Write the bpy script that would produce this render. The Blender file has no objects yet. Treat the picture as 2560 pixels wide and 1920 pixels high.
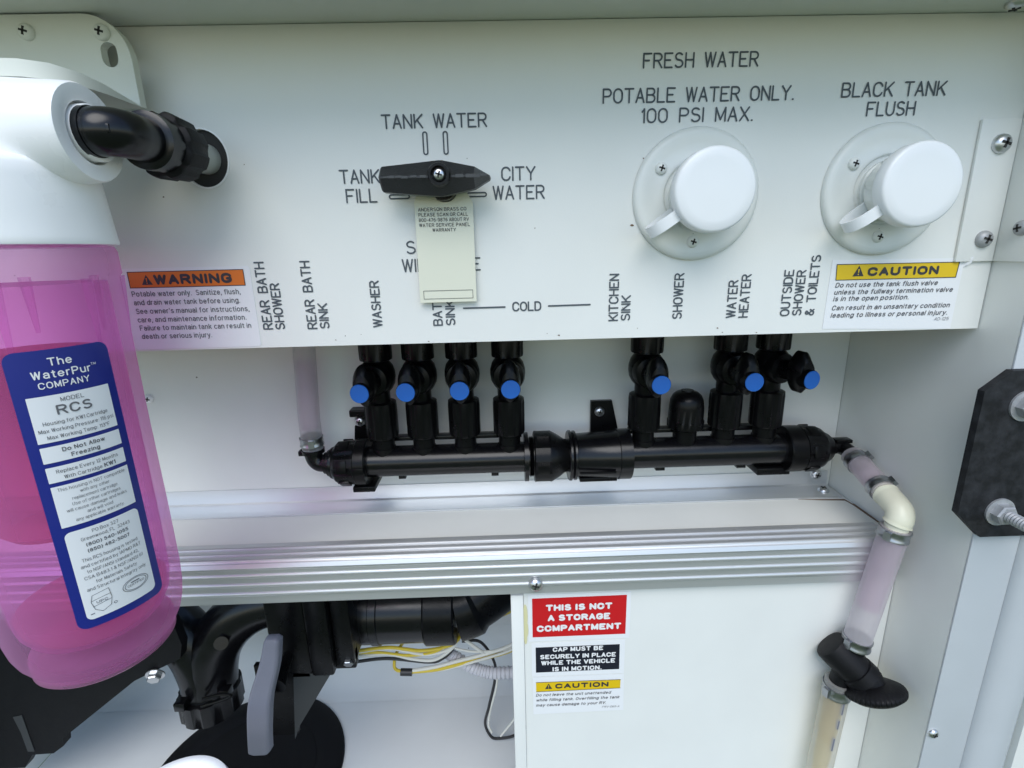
import bpy, bmesh, math, random
from mathutils import Vector, Matrix
R = math.radians
random.seed(7)
scene = bpy.context.scene
COL = scene.collection

# ------------------------------------------------------------------ camera, sky, sun, exposure
# metres; X right, Y into the cabinet, Z up; the engraved panel is the plane Y = 0, eye level is Z = 0
cam_d = bpy.data.cameras.new('camera')
cam_d.sensor_width = 36.0
cam_d.lens = 17.795
cam_d.clip_start = 0.01
cam_d.clip_end = 200.0
cam = bpy.data.objects.new('camera', cam_d)
COL.objects.link(cam)
yaw, pitch, roll = R(1.093), R(14.906), R(-1.4026)
fwd = Vector((math.sin(yaw)*math.cos(pitch), math.cos(yaw)*math.cos(pitch), -math.sin(pitch)))
rt = Vector((math.cos(yaw), -math.sin(yaw), 0))
up = rt.cross(fwd)
rt, up = math.cos(roll)*rt + math.sin(roll)*up, -math.sin(roll)*rt + math.cos(roll)*up
mw = Matrix((rt, up, -fwd)).transposed().to_4x4()
mw.translation = Vector((0, -0.36, 0))
cam.matrix_world = mw
scene.camera = cam

SUN_EL, SUN_AZ = R(50), R(188)      # azimuth measured clockwise from +Y (into the cabinet)
world = bpy.data.worlds.new('World')
scene.world = world
world.use_nodes = True
wn = world.node_tree.nodes
sky = wn.new('ShaderNodeTexSky')
sky.sky_type = 'NISHITA'
sky.sun_disc = False
sky.sun_elevation = SUN_EL
sky.sun_rotation = SUN_AZ
sky.air_density = 1.0
sky.dust_density = 0.3
sky.ozone_density = 1.0
bg = wn['Background']
world.node_tree.links.new(sky.outputs[0], bg.inputs[0])
bg.inputs[1].default_value = 0.14
sun_d = bpy.data.lights.new('sun', 'SUN')
sun_d.energy = 1.6
sun_d.angle = R(45)
sun_d.color = (1.0, 0.975, 0.925)
sun = bpy.data.objects.new('sun', sun_d)
COL.objects.link(sun)
sv = Vector((math.sin(SUN_AZ)*math.cos(SUN_EL), math.cos(SUN_AZ)*math.cos(SUN_EL), math.sin(SUN_EL)))
sun.rotation_euler = sv.to_track_quat('Z', 'Y').to_euler()
sun.location = sv*5
scene.view_settings.view_transform = 'Standard'
scene.view_settings.look = 'None'
scene.view_settings.exposure = 0.58
scene.view_settings.gamma = 1.0
scene.view_settings.use_curve_mapping = False
scene.cycles.max_bounces = 14
scene.cycles.transparent_max_bounces = 16
scene.cycles.use_denoising = True

# ------------------------------------------------------------------ materials
def nd(nt, t, **k):
    n = nt.nodes.new(t)
    for a, b in k.items():
        setattr(n, a, b)
    return n
def mat(name, col, rough=0.5, metal=0.0, spec=0.5, vary=0.06, scale=40.0, bump=0.0, bscale=300.0, stretch=(1, 1, 1), rvary=0.1, specks=None, coat=0.0, con=None):
    """painted / moulded surface: base colour with slight mottling, uneven gloss, optional dirt specks of fixed shape"""
    m = bpy.data.materials.new(name)
    m.use_nodes = True
    nt = m.node_tree
    b = nt.nodes['Principled BSDF']
    b.inputs['Metallic'].default_value = metal
    b.inputs['Specular IOR Level'].default_value = spec
    b.inputs['Coat Weight'].default_value = coat
    tc = nd(nt, 'ShaderNodeTexCoord')
    mp = nd(nt, 'ShaderNodeMapping')
    mp.inputs['Scale'].default_value = stretch
    nt.links.new(tc.outputs['Object'], mp.inputs[0])
    nz = nd(nt, 'ShaderNodeTexNoise')
    nz.inputs['Scale'].default_value = scale
    nz.inputs['Detail'].default_value = 6
    nt.links.new(mp.outputs[0], nz.inputs[0])
    mx = nd(nt, 'ShaderNodeMix', data_type='RGBA')
    c = Vector(col)
    mx.inputs[6].default_value = (*(c*(1-vary)), 1)
    mx.inputs[7].default_value = (*[min(1, v*(1+vary)) for v in c], 1)
    fac = nz.outputs[0]
    if con:
        cr = nd(nt, 'ShaderNodeMapRange')
        cr.inputs[1].default_value, cr.inputs[2].default_value = con
        nt.links.new(fac, cr.inputs[0])
        fac = cr.outputs[0]
    nt.links.new(fac, mx.inputs[0])
    out = mx.outputs[2]
    if specks:
        vo = nd(nt, 'ShaderNodeTexVoronoi')
        vo.inputs['Scale'].default_value = specks[0]
        n2 = nd(nt, 'ShaderNodeTexNoise')
        n2.inputs['Scale'].default_value = 900
        nt.links.new(tc.outputs['Object'], n2.inputs[0])
        ad = nd(nt, 'ShaderNodeMix', data_type='RGBA')
        ad.inputs[0].default_value = 0.0015
        nt.links.new(tc.outputs['Object'], ad.inputs[6])
        nt.links.new(n2.outputs['Color'], ad.inputs[7])
        nt.links.new(ad.outputs[2], vo.inputs['Vector'])
        lt = nd(nt, 'ShaderNodeMath', operation='LESS_THAN')
        lt.inputs[1].default_value = specks[1]
        nt.links.new(vo.outputs['Distance'], lt.inputs[0])
        sp = nd(nt, 'ShaderNodeSeparateColor')
        nt.links.new(vo.outputs['Color'], sp.inputs[0])
        g = nd(nt, 'ShaderNodeMath', operation='GREATER_THAN')
        g.inputs[1].default_value = specks[2]
        nt.links.new(sp.outputs[0], g.inputs[0])
        mu = nd(nt, 'ShaderNodeMath', operation='MULTIPLY')
        nt.links.new(lt.outputs[0], mu.inputs[0])
        nt.links.new(g.outputs[0], mu.inputs[1])
        m2 = nd(nt, 'ShaderNodeMix', data_type='RGBA')
        m2.inputs[7].default_value = (0.12, 0.11, 0.09, 1)
        nt.links.new(mu.outputs[0], m2.inputs[0])
        nt.links.new(out, m2.inputs[6])
        out = m2.outputs[2]
    nt.links.new(out, b.inputs['Base Color'])
    rr = nd(nt, 'ShaderNodeMapRange')
    rr.inputs[3].default_value = max(0.02, rough-rvary)
    rr.inputs[4].default_value = min(1, rough+rvary)
    nt.links.new(nz.outputs[0], rr.inputs[0])
    nt.links.new(rr.outputs[0], b.inputs['Roughness'])
    if bump:
        n3 = nd(nt, 'ShaderNodeTexNoise')
        n3.inputs['Scale'].default_value = bscale
        n3.inputs['Detail'].default_value = 3
        nt.links.new(mp.outputs[0], n3.inputs[0])
        bp = nd(nt, 'ShaderNodeBump')
        bp.inputs['Strength'].default_value = bump
        bp.inputs['Distance'].default_value = 0.001
        nt.links.new(n3.outputs[0], bp.inputs['Height'])
        nt.links.new(bp.outputs[0], b.inputs['Normal'])
    return m
def clear_mat(name, tint, body, wt, rough=0.12, bodymix=None):
    """translucent plastic: tinted see-through mixed with a scattering glossy body"""
    m = bpy.data.materials.new(name)
    m.use_nodes = True
    nt = m.node_tree
    b = nt.nodes['Principled BSDF']
    o = nt.nodes['Material Output']
    b.inputs['Base Color'].default_value = (*body, 1)
    b.inputs['Roughness'].default_value = rough
    tr = nd(nt, 'ShaderNodeBsdfTransparent')
    tr.inputs[0].default_value = (*tint, 1)
    tl = nd(nt, 'ShaderNodeBsdfTranslucent')
    tl.inputs[0].default_value = (*body, 1)
    m1 = nd(nt, 'ShaderNodeMixShader')
    m1.inputs[0].default_value = 0.5
    nt.links.new(b.outputs[0], m1.inputs[1])
    nt.links.new(tl.outputs[0], m1.inputs[2])
    lw = nd(nt, 'ShaderNodeLayerWeight')
    lw.inputs[0].default_value = 0.3
    mr = nd(nt, 'ShaderNodeMapRange')
    mr.inputs[3].default_value = wt
    mr.inputs[4].default_value = min(1, wt+0.5)
    nt.links.new(lw.outputs['Facing'], mr.inputs[0])
    m2 = nd(nt, 'ShaderNodeMixShader')
    nt.links.new(mr.outputs[0], m2.inputs[0])
    nt.links.new(tr.outputs[0], m2.inputs[1])
    nt.links.new(m1.outputs[0], m2.inputs[2])
    nt.links.new(m2.outputs[0], o.inputs[0])
    return m

WHITE = mat('white_powder_coat', (0.765, 0.775, 0.745), 0.38, vary=0.022, con=(0.3, 0.7), scale=14, bump=0.06, bscale=900, specks=(55, 0.028, 0.93))
WALLW = mat('white_board', (0.745, 0.755, 0.715), 0.4, vary=0.035, con=(0.3, 0.7), scale=11, bump=0.05, bscale=500, specks=(40, 0.03, 0.9))
FLOORW = mat('white_moulded_floor', (0.67, 0.69, 0.69), 0.5, vary=0.06, con=(0.3, 0.7), scale=7, specks=(30, 0.03, 0.92))
PLASTW = mat('white_plastic', (0.90, 0.905, 0.895), 0.3, vary=0.015, scale=30)
CAPW = mat('white_cap_plastic', (0.79, 0.81, 0.82), 0.32, vary=0.015, scale=30)
FLANGEW = mat('offwhite_plastic', (0.74, 0.76, 0.73), 0.35, vary=0.04, scale=60, specks=(120, 0.05, 0.93))
AGED = mat('aged_white_plastic', (0.66, 0.68, 0.61), 0.5, vary=0.05, scale=25)
PIPEG = mat('grey_pex_pipe', (0.42, 0.44, 0.42), 0.45, vary=0.08, scale=50)
CREAM = mat('cream_plastic', (0.78, 0.76, 0.60), 0.35, vary=0.03, scale=60)
BLACK = mat('black_plastic', (0.004, 0.004, 0.0045), 0.3, spec=0.2, vary=0.3, scale=120, bump=0.05, bscale=400)
GLOSSB = mat('glossy_black_plastic', (0.004, 0.004, 0.005), 0.24, rvary=0.08, spec=0.4, vary=0.3, scale=60, bump=0.04, bscale=250)
MATTB = mat('matt_black_plastic', (0.006, 0.006, 0.007), 0.5, spec=0.2, vary=0.3, scale=120, bump=0.15, bscale=700)
DUSTB = mat('dusty_black_plate', (0.022, 0.023, 0.026), 0.6, spec=0.25, vary=0.5, scale=130, bump=0.2, con=(0.38, 0.80))
ALU = mat('brushed_aluminium', (0.62, 0.63, 0.635), 0.40, metal=0.68, vary=0.06, scale=30, stretch=(0.15, 8, 8), bump=0.02, bscale=200)
ALU2 = mat('dull_aluminium', (0.70, 0.715, 0.72), 0.36, metal=0.75, vary=0.06, scale=20, stretch=(0.1, 6, 6))
ZINC = mat('weathered_zinc', (0.40, 0.41, 0.42), 0.55, metal=0.5, vary=0.25, scale=250, bump=0.2)
STEEL = mat('zinc_steel', (0.62, 0.63, 0.64), 0.34, metal=1.0, vary=0.08, scale=200)
CLAMP = mat('hose_clamp_steel', (0.42, 0.43, 0.45), 0.35, metal=1.0, vary=0.15, scale=300)
GRIPB = mat('handle_black', (0.016, 0.017, 0.020), 0.36, vary=0.3, scale=150, bump=0.15, bscale=900)
BLUE = mat('blue_plastic', (0.015, 0.135, 0.53), 0.45, vary=0.04, scale=200, bump=0.1, bscale=900)
INK = mat('engraving_paint', (0.07, 0.085, 0.10), 0.6, vary=0.1, scale=200)
PRINT = mat('black_print', (0.035, 0.035, 0.04), 0.5, vary=0.1, scale=300)
PRINTG = mat('grey_print', (0.13, 0.13, 0.14), 0.5, vary=0.1, scale=300)
PRINTW = mat('white_print', (0.80, 0.80, 0.80), 0.45, vary=0.02)
VINYLW = mat('white_vinyl', (0.80, 0.81, 0.82), 0.35, vary=0.01)
ORANGE = mat('orange_print', (0.72, 0.17, 0.012), 0.4, vary=0.03)
YELLOW = mat('yellow_print', (0.74, 0.50, 0.008), 0.4, vary=0.03)
RED = mat('red_print', (0.56, 0.010, 0.015), 0.35, vary=0.03)
NAVY = mat('black_blue_print', (0.010, 0.011, 0.022), 0.4, vary=0.05)
LABELBLUE = mat('blue_label', (0.010, 0.020, 0.21), 0.35, vary=0.04)
TAGPAPER = mat('cream_tag_plastic', (0.73, 0.73, 0.60), 0.45, vary=0.02)
GREYP = mat('grey_lavender_plastic', (0.18, 0.185, 0.225), 0.5, vary=0.05, scale=80, bump=0.1)
GREYD = mat('grey_plate', (0.04, 0.043, 0.045), 0.45, vary=0.1)
WYEL = mat('yellow_wire', (0.62, 0.47, 0.04), 0.4)
WWHI = mat('white_wire', (0.68, 0.68, 0.62), 0.4)
WBLK = mat('black_wire', (0.02, 0.02, 0.022), 0.45)
LOOM = mat('white_conduit', (0.58, 0.58, 0.62), 0.45)
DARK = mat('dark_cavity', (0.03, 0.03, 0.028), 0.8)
GRASS = mat('grass_ground', (0.085, 0.115, 0.050), 0.9, vary=0.5, scale=3)
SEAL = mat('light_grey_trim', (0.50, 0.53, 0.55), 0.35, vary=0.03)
CARTR = clear_mat('filter_cartridge', (0.93, 0.54, 0.68), (0.72, 0.24, 0.38), 0.20, 0.5)
RUST = mat('rusty_dirt', (0.16, 0.10, 0.06), 0.9, vary=0.4, scale=300)
GLUE = mat('yellowed_glue', (0.66, 0.63, 0.36), 0.5, vary=0.05)
PINK = clear_mat('pink_bowl', (0.975, 0.76, 0.945), (0.88, 0.50, 0.80), 0.12)
LIQB = clear_mat('bowl_liquid', (0.965, 0.72, 0.92), (0.84, 0.40, 0.74), 0.08, 0.3)
CLEARP = clear_mat('clear_pink_rim', (0.93, 0.72, 0.88), (0.75, 0.42, 0.62), 0.2)
HOSE = clear_mat('milky_hose', (0.96, 0.95, 0.955), (0.76, 0.75, 0.76), 0.38, 0.3)
HOSEP = clear_mat('milky_pink_hose', (0.96, 0.94, 0.95), (0.76, 0.72, 0.75), 0.40, 0.3)
LIQH = clear_mat('faint_pink_liquid', (0.97, 0.90, 0.95), (0.78, 0.66, 0.74), 0.35, 0.3)
HOSEY = clear_mat('yellowed_hose', (0.975, 0.97, 0.95), (0.78, 0.775, 0.74), 0.34, 0.3)
STAIN = clear_mat('yellow_stain', (0.98, 0.945, 0.83), (0.76, 0.66, 0.44), 0.10, 0.4)
LIQ = clear_mat('pink_antifreeze', (0.95, 0.66, 0.76), (0.84, 0.42, 0.56), 0.30, 0.2)

# ------------------------------------------------------------------ mesh helpers
class MB:
    def __init__(self):
        self.v, self.f = [], []
    def add(self, v, f):
        n = len(self.v)
        self.v += [Vector(p) for p in v]
        self.f += [tuple(i+n for i in q) for q in f]
        return self
    def box(self, lo, hi, bev=0.0, rot=None):
        bm = bmesh.new()
        bmesh.ops.create_cube(bm, size=1)
        lo, hi = Vector(lo), Vector(hi)
        for v in bm.verts:
            v.co = Vector((v.co.x*(hi.x-lo.x), v.co.y*(hi.y-lo.y), v.co.z*(hi.z-lo.z)))
        if bev:
            bmesh.ops.bevel(bm, geom=bm.edges[:], offset=bev, segments=2, affect='EDGES', profile=0.5)
        if rot is not None:
            bm.transform(rot)
        c = (lo+hi)/2
        bm.verts.index_update()
        self.add([v.co+c for v in bm.verts], [[v.index for v in f.verts] for f in bm.faces])
        bm.free()
        return self
    def lathe(self, prof, o, axis=(0, 0, 1), n=32, ribs=None, arc=None, sx=1.0, sy=1.0):
        """prof: (radius, height) pairs along the axis; ribs = (count, depth, h0, h1) notches the outline"""
        w = Vector(axis).normalized()
        u = w.cross(Vector((0, 0, 1)) if abs(w.z) < 0.9 else Vector((1, 0, 0))).normalized()
        t = w.cross(u)
        o = Vector(o)
        if ribs:
            n = ribs[0]*6
        vs, fs = [], []
        for r, h in prof:
            for i in range(n):
                a = 2*math.pi*i/n
                rr = r
                if ribs and ribs[2]-1e-6 <= h <= ribs[3]+1e-6 and (i % 6) in (0, 1):
                    rr = r-ribs[1]
                vs.append(o+u*(rr*sx*math.cos(a))+t*(rr*sy*math.sin(a))+w*h)
        for k in range(len(prof)-1):
            for i in range(n):
                j = (i+1) % n
                fs.append((k*n+i, k*n+j, (k+1)*n+j, (k+1)*n+i))
        if prof[0][0] > 1e-5:
            fs.append(tuple(range(n-1, -1, -1)))
        if prof[-1][0] > 1e-5:
            fs.append(tuple((len(prof)-1)*n+i for i in range(n)))
        return self.add(vs, fs)
    def cyl(self, a, b, r0, r1=None, n=24, bev=0.0):
        a, b = Vector(a), Vector(b)
        h = (b-a).length
        r1 = r0 if r1 is None else r1
        p = [(r0, 0), (r1, h)] if not bev else [(r0-bev, 0), (r0-bev*.3, bev*.3), (r0, bev), (r1, h-bev), (r1-bev*.3, h-bev*.3), (r1-bev, h)]
        return self.lathe(p, a, b-a, n)
    def tube(self, pts, r, n=16, cap=True):
        pts = [Vector(p) for p in pts]
        rs = r if isinstance(r, (list, tuple)) else [r]*len(pts)
        tg = []
        for i in range(len(pts)):
            d = (pts[min(i+1, len(pts)-1)]-pts[max(i-1, 0)])
            tg.append(d.normalized())
        u = tg[0].cross(Vector((0, 0, 1)) if abs(tg[0].z) < 0.9 else Vector((1, 0, 0))).normalized()
        vs, fs = [], []
        for p, t, rr in zip(pts, tg, rs):
            u = (u-t*u.dot(t)).normalized()
            w = t.cross(u)
            vs += [p+(u*math.cos(2*math.pi*i/n)+w*math.sin(2*math.pi*i/n))*rr for i in range(n)]
        for k in range(len(pts)-1):
            for i in range(n):
                j = (i+1) % n
                fs.append((k*n+i, k*n+j, (k+1)*n+j, (k+1)*n+i))
        if cap:
            fs.append(tuple(range(n-1, -1, -1)))
            fs.append(tuple((len(pts)-1)*n+i for i in range(n)))
        return self.add(vs, fs)
    def prism(self, poly, d0, d1, fr):
        """poly of (u, v) swept between depths d0 and d1; fr(u, v, d) -> world"""
        n = len(poly)
        vs = [fr(u, v, d0) for u, v in poly]+[fr(u, v, d1) for u, v in poly]
        fs = [tuple(range(n)), tuple(range(2*n-1, n-1, -1))]+[(i, n+i, n+(i+1) % n, (i+1) % n) for i in range(n)]
        return self.add(vs, fs)
    def sheet(self, poly, d, fr):
        return self.add([fr(u, v, d) for u, v in poly], [tuple(range(len(poly)))])
def XZ(u, v, d): return Vector((u, d, v))       # in the plane of the panel, d = Y
def YZ(u, v, d): return Vector((d, u, v))
def XY(u, v, d): return Vector((u, v, d))

def smooth_path(pts, k=6):
    pts = [Vector(p) for p in pts]
    out = []
    P = [pts[0]*2-pts[1]]+pts+[pts[-1]*2-pts[-2]]
    for i in range(1, len(P)-2):
        a, b, c, d = P[i-1:i+3]
        for j in range(k):
            t = j/k
            out.append(0.5*((2*b)+(c-a)*t+(2*a-5*b+4*c-d)*t*t+(3*b-a-3*c+d)*t**3))
    out.append(pts[-1])
    return out
def rrect(x0, z0, x1, z1, r, k=5):
    o = []
    for cx, cz, a0 in ((x1-r, z1-r, 0), (x0+r, z1-r, 90), (x0+r, z0+r, 180), (x1-r, z0+r, 270)):
        for i in range(k+1):
            a = R(a0+90*i/k)
            o.append((cx+r*math.cos(a), cz+r*math.sin(a)))
    return o
def circle(cx, cz, rx, rz=None, n=32):
    rz = rx if rz is None else rz
    return [(cx+rx*math.cos(2*math.pi*i/n), cz+rz*math.sin(2*math.pi*i/n)) for i in range(n)]
def holed(outer, holes, th, fr, d0):
    """flat plate with holes -> MB (2D curve filled and extruded)"""
    c = bpy.data.curves.new('plate', 'CURVE')
    c.dimensions = '2D'
    c.fill_mode = 'BOTH'
    c.extrude = th/2
    for poly in [outer]+holes:
        s = c.splines.new('POLY')
        s.points.add(len(poly)-1)
        for p, (u, v) in zip(s.points, poly):
            p.co = (u, v, 0, 1)
        s.use_cyclic_u = True
    o = bpy.data.objects.new('plate', c)
    COL.objects.link(o)
    me = bpy.data.meshes.new_from_object(o.evaluated_get(bpy.context.evaluated_depsgraph_get()))
    mb = MB().add([fr(v.co.x, v.co.y, d0+th/2-v.co.z) for v in me.vertices], [tuple(p.vertices) for p in me.polygons])
    bpy.data.objects.remove(o)
    bpy.data.curves.remove(c)
    bpy.data.meshes.remove(me)
    return mb

ROOT = {}
def obj(name, mb, m, parent=None, ang=35, smooth=True):
    me = bpy.data.meshes.new(name)
    off = ROOT.get(parent, Vector((0, 0, 0))) if parent else Vector((0, 0, 0))
    me.from_pydata([v-off for v in mb.v], [], mb.f)
    me.materials.append(m)
    bm = bmesh.new()
    bm.from_mesh(me)
    bmesh.ops.recalc_face_normals(bm, faces=bm.faces)
    bm.to_mesh(me)
    bm.free()
    if smooth:
        for p in me.polygons:
            p.use_smooth = True
        me.set_sharp_from_angle(angle=R(ang))
    o = bpy.data.objects.new(name, me)
    COL.objects.link(o)
    if parent:
        o.parent = parent
        ROOT[o] = off
    return o
def thing(name, label, cat, loc, group=None):
    o = bpy.data.objects.new(name, None)
    o.empty_display_size = 0.01
    COL.objects.link(o)
    o.location = loc
    o['label'], o['category'] = label, cat
    if group:
        o['group'] = group
    ROOT[o] = Vector(loc)
    return o
def tag(o, label, cat, group=None):
    o['label'], o['category'] = label, cat
    if group:
        o['group'] = group
    return o
def struct(name, mb, m, parent=None):
    o = obj(name, mb, m, parent, smooth=False)
    o['kind'] = 'structure'
    return o
def copy_tree(o, parent=None):
    c = o.copy()
    COL.objects.link(c)
    c.parent = parent
    for ch in o.children:
        copy_tree(ch, c)
    return c

# ------------------------------------------------------------------ lettering
def arc(cx, cy, rx, ry, a0, a1, n=10):
    return [(cx+rx*math.cos(R(a0+(a1-a0)*i/n)), cy+ry*math.sin(R(a0+(a1-a0)*i/n))) for i in range(n+1)]
_S = arc(2, 4.55, 1.75, 1.45, 35, 180, 8)+arc(2, 4.55, 1.75, 1.4, 180, 270, 5)[1:]+arc(2, 1.6, 1.95, 1.55, 90, -90, 8)[1:]+arc(2, 1.6, 1.95, 1.6, -90, -150, 5)[1:]
GLY = {
 'A': [[(0, 0), (2, 6), (4, 0)], [(.7, 2), (3.3, 2)]],
 'B': [[(0, 0), (0, 6), (2.4, 6)]+arc(2.4, 4.6, 1.4, 1.4, 90, -90, 8)+[(0, 3.2)], [(2.4, 3.2)]+arc(2.4, 1.6, 1.6, 1.6, 90, -90, 8)+[(0, 0)]],
 'C': [arc(2.1, 4, 2.1, 2, 15, 180, 9)+arc(2.1, 2, 2.1, 2, 180, 345, 9)],
 'D': [[(0, 0), (0, 6), (1.8, 6)]+arc(1.8, 3.8, 2.2, 2.2, 90, 0, 6)+arc(1.8, 2.2, 2.2, 2.2, 0, -90, 6)+[(0, 0)]],
 'E': [[(3.8, 6), (0, 6), (0, 0), (3.8, 0)], [(0, 3.1), (2.8, 3.1)]],
 'F': [[(3.8, 6), (0, 6), (0, 0)], [(0, 3.1), (2.8, 3.1)]],
 'H': [[(0, 0), (0, 6)], [(4, 0), (4, 6)], [(0, 3.1), (4, 3.1)]],
 'I': [[(0, 0), (0, 6)]],
 'K': [[(0, 0), (0, 6)], [(4, 6), (0, 2.2)], [(1.4, 3.5), (4, 0)]],
 'L': [[(0, 6), (0, 0), (3.4, 0)]],
 'M': [[(0, 0), (0, 6), (2.2, .6), (4.4, 6), (4.4, 0)]],
 'N': [[(0, 0), (0, 6), (4, 0), (4, 6)]],
 'O': [arc(2.1, 3.8, 2.1, 2.2, 0, 180, 10)+arc(2.1, 2.2, 2.1, 2.2, 180, 360, 10)+[(4.2, 3.8)]],
 'P': [[(0, 0), (0, 6), (2.3, 6)]+arc(2.3, 4.4, 1.6, 1.6, 90, -90, 8)+[(0, 2.8)]],
 'R': [[(0, 0), (0, 6), (2.3, 6)]+arc(2.3, 4.5, 1.6, 1.5, 90, -90, 8)+[(0, 3)], [(2, 3), (4, 0)]],
 'S': [_S],
 'T': [[(0, 6), (4.2, 6)], [(2.1, 6), (2.1, 0)]],
 'U': [[(0, 6), (0, 2)]+arc(2, 2, 2, 2, 180, 360, 10)+[(4, 6)]],
 'W': [[(0, 6), (1.3, 0), (2.6, 6), (3.9, 0), (5.2, 6)]],
 'X': [[(0, 0), (4, 6)], [(0, 6), (4, 0)]],
 'Y': [[(0, 6), (2.1, 3), (4.2, 6)], [(2.1, 3), (2.1, 0)]],
 'Z': [[(0, 6), (4, 6), (0, 0), (4, 0)]],
 '1': [[(0, 4.7), (1, 6), (1, 0)]],
 '0': [arc(1.9, 4, 1.9, 2, 0, 180, 9)+arc(1.9, 2, 1.9, 2, 180, 360, 9)+[(3.8, 4)]],
 '.': [[(0, .1), (.25, .1)]],
 '&': [[(4, 0), (.9, 4.3)]+arc(1.9, 4.9, 1.1, 1.1, 200, 20, 8)+[(.5, 2.4)]+arc(1.7, 1.5, 1.6, 1.5, 150, 300, 8)+[(4, 2.6)]],
}
def ell(cx, cy, rx, ry, n=16): return arc(cx, cy, rx, ry, 0, 360, n)
GLY.update({
 'G': [arc(2.1, 4, 2.1, 2, 20, 180, 8)+arc(2.1, 2, 2.1, 2, 180, 340, 8)+[(4.1, 2.7), (2.4, 2.7)]],
 'V': [[(0, 6), (2.1, 0), (4.2, 6)]], 'J': [[(3, 6), (3, 1.5)]+arc(1.5, 1.5, 1.5, 1.5, 0, -180, 8)],
 '2': [arc(1.8, 4.3, 1.8, 1.7, 165, -30, 9)+[(0, 0), (3.7, 0)]],
 '3': [arc(1.7, 4.5, 1.6, 1.5, 150, -90, 8)+arc(1.7, 1.6, 1.9, 1.6, 90, -150, 9)],
 '4': [[(2.8, 0), (2.8, 6), (0, 1.6), (3.8, 1.6)]],
 '5': [[(3.4, 6), (.6, 6), (.3, 3.2)]+arc(1.8, 2, 1.9, 2, 130, -150, 10)],
 '6': [ell(1.9, 1.9, 1.8, 1.9), [(.1, 1.9)]+arc(2.2, 3.4, 2.1, 2.6, 180, 60, 6)],
 '7': [[(0, 6), (3.7, 6), (1.4, 0)]],
 '8': [ell(1.9, 4.6, 1.5, 1.4, 14), ell(1.9, 1.6, 1.9, 1.6, 14)],
 '9': [ell(1.9, 4.1, 1.8, 1.9), [(3.7, 4.1)]+arc(1.6, 2.6, 2.1, 2.6, 0, -120, 6)],
 ',': [[(.2, .1), (0, -1.2)]], "'": [[(0, 6), (0, 4.6)]], '-': [[(0, 2.4), (1.8, 2.4)]], '/': [[(0, -.2), (2, 6.2)]],
 ':': [[(0, .1), (.2, .1)], [(0, 3.6), (.2, 3.6)]], '(': [arc(2, 2.6, 2, 4, 120, 240, 6)], ')': [arc(-.5, 2.6, 2, 4, 60, -60, 6)],
 '\u00b0': [ell(.8, 5.2, .8, .8, 8)],
 'a': [arc(1.7, 2.9, 1.5, 1.5, 160, 0, 6)+[(3.2, 0)], [(3.2, 2.5), (1.7, 2.4)]+arc(1.5, 1.2, 1.5, 1.2, 90, 270, 6)+[(2.5, .2), (3.2, 1.1)]],
 'b': [[(0, 6), (0, 0)], ell(1.8, 2.15, 1.8, 2.15)], 'c': [arc(1.8, 2.15, 1.8, 2.15, 45, 315, 11)],
 'd': [[(3.6, 6), (3.6, 0)], ell(1.8, 2.15, 1.8, 2.15)], 'e': [[(.05, 2.25), (3.6, 2.25)]+arc(1.8, 2.15, 1.8, 2.15, 3, 320, 12)],
 'f': [arc(1.9, 5, .9, 1, 70, 180, 5)+[(1, 0)], [(0, 4.2), (2, 4.2)]],
 'g': [ell(1.8, 2.15, 1.8, 2.15), [(3.6, 4.3), (3.6, -.2)]+arc(1.8, -.2, 1.8, 1.5, 0, -155, 6)],
 'h': [[(0, 6), (0, 0)], arc(1.6, 2.7, 1.6, 1.6, 170, 0, 6)+[(3.2, 0)]], 'i': [[(0, 0), (0, 4.3)], [(0, 5.7), (0, 5.9)]],
 'j': [[(.8, 4.3), (.8, -1), (0, -1.6)], [(.8, 5.7), (.8, 5.9)]],
 'k': [[(0, 6), (0, 0)], [(3, 4.3), (0, 1.6)], [(1.2, 2.7), (3.2, 0)]], 'l': [[(0, 6), (0, 0)]],
 'm': [[(0, 4.3), (0, 0)], arc(1.3, 3, 1.3, 1.3, 170, 0, 5)+[(2.6, 0)], arc(3.9, 3, 1.3, 1.3, 170, 0, 5)+[(5.2, 0)]],
 'n': [[(0, 4.3), (0, 0)], arc(1.6, 2.7, 1.6, 1.6, 170, 0, 6)+[(3.2, 0)]], 'o': [ell(1.9, 2.15, 1.9, 2.15)],
 'p': [[(0, 4.3), (0, -1.7)], ell(1.8, 2.15, 1.8, 2.15)], 'r': [[(0, 4.3), (0, 0)], arc(1.5, 2.8, 1.5, 1.5, 170, 75, 5)],
 's': [[(x*.82, y*.72) for x, y in _S]], 't': [[(1, 5.5), (1, .8)]+arc(1.8, .8, .8, .8, 180, 285, 4), [(0, 4.2), (2, 4.2)]],
 'u': [[(0, 4.3), (0, 1.6)]+arc(1.6, 1.6, 1.6, 1.6, 180, 350, 6), [(3.2, 4.3), (3.2, 0)]], 'v': [[(0, 4.3), (1.7, 0), (3.4, 4.3)]],
 'w': [[(0, 4.3), (1.2, 0), (2.4, 4.3), (3.6, 0), (4.8, 4.3)]], 'x': [[(0, 0), (3.2, 4.3)], [(0, 4.3), (3.2, 0)]],
 'y': [[(0, 4.3), (1.8, .1)], [(3.5, 4.3), (1.2, -1.6), (.2, -1.6)]], 'z': [[(0, 4.3), (3.2, 4.3), (0, 0), (3.2, 0)]],
})
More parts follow.
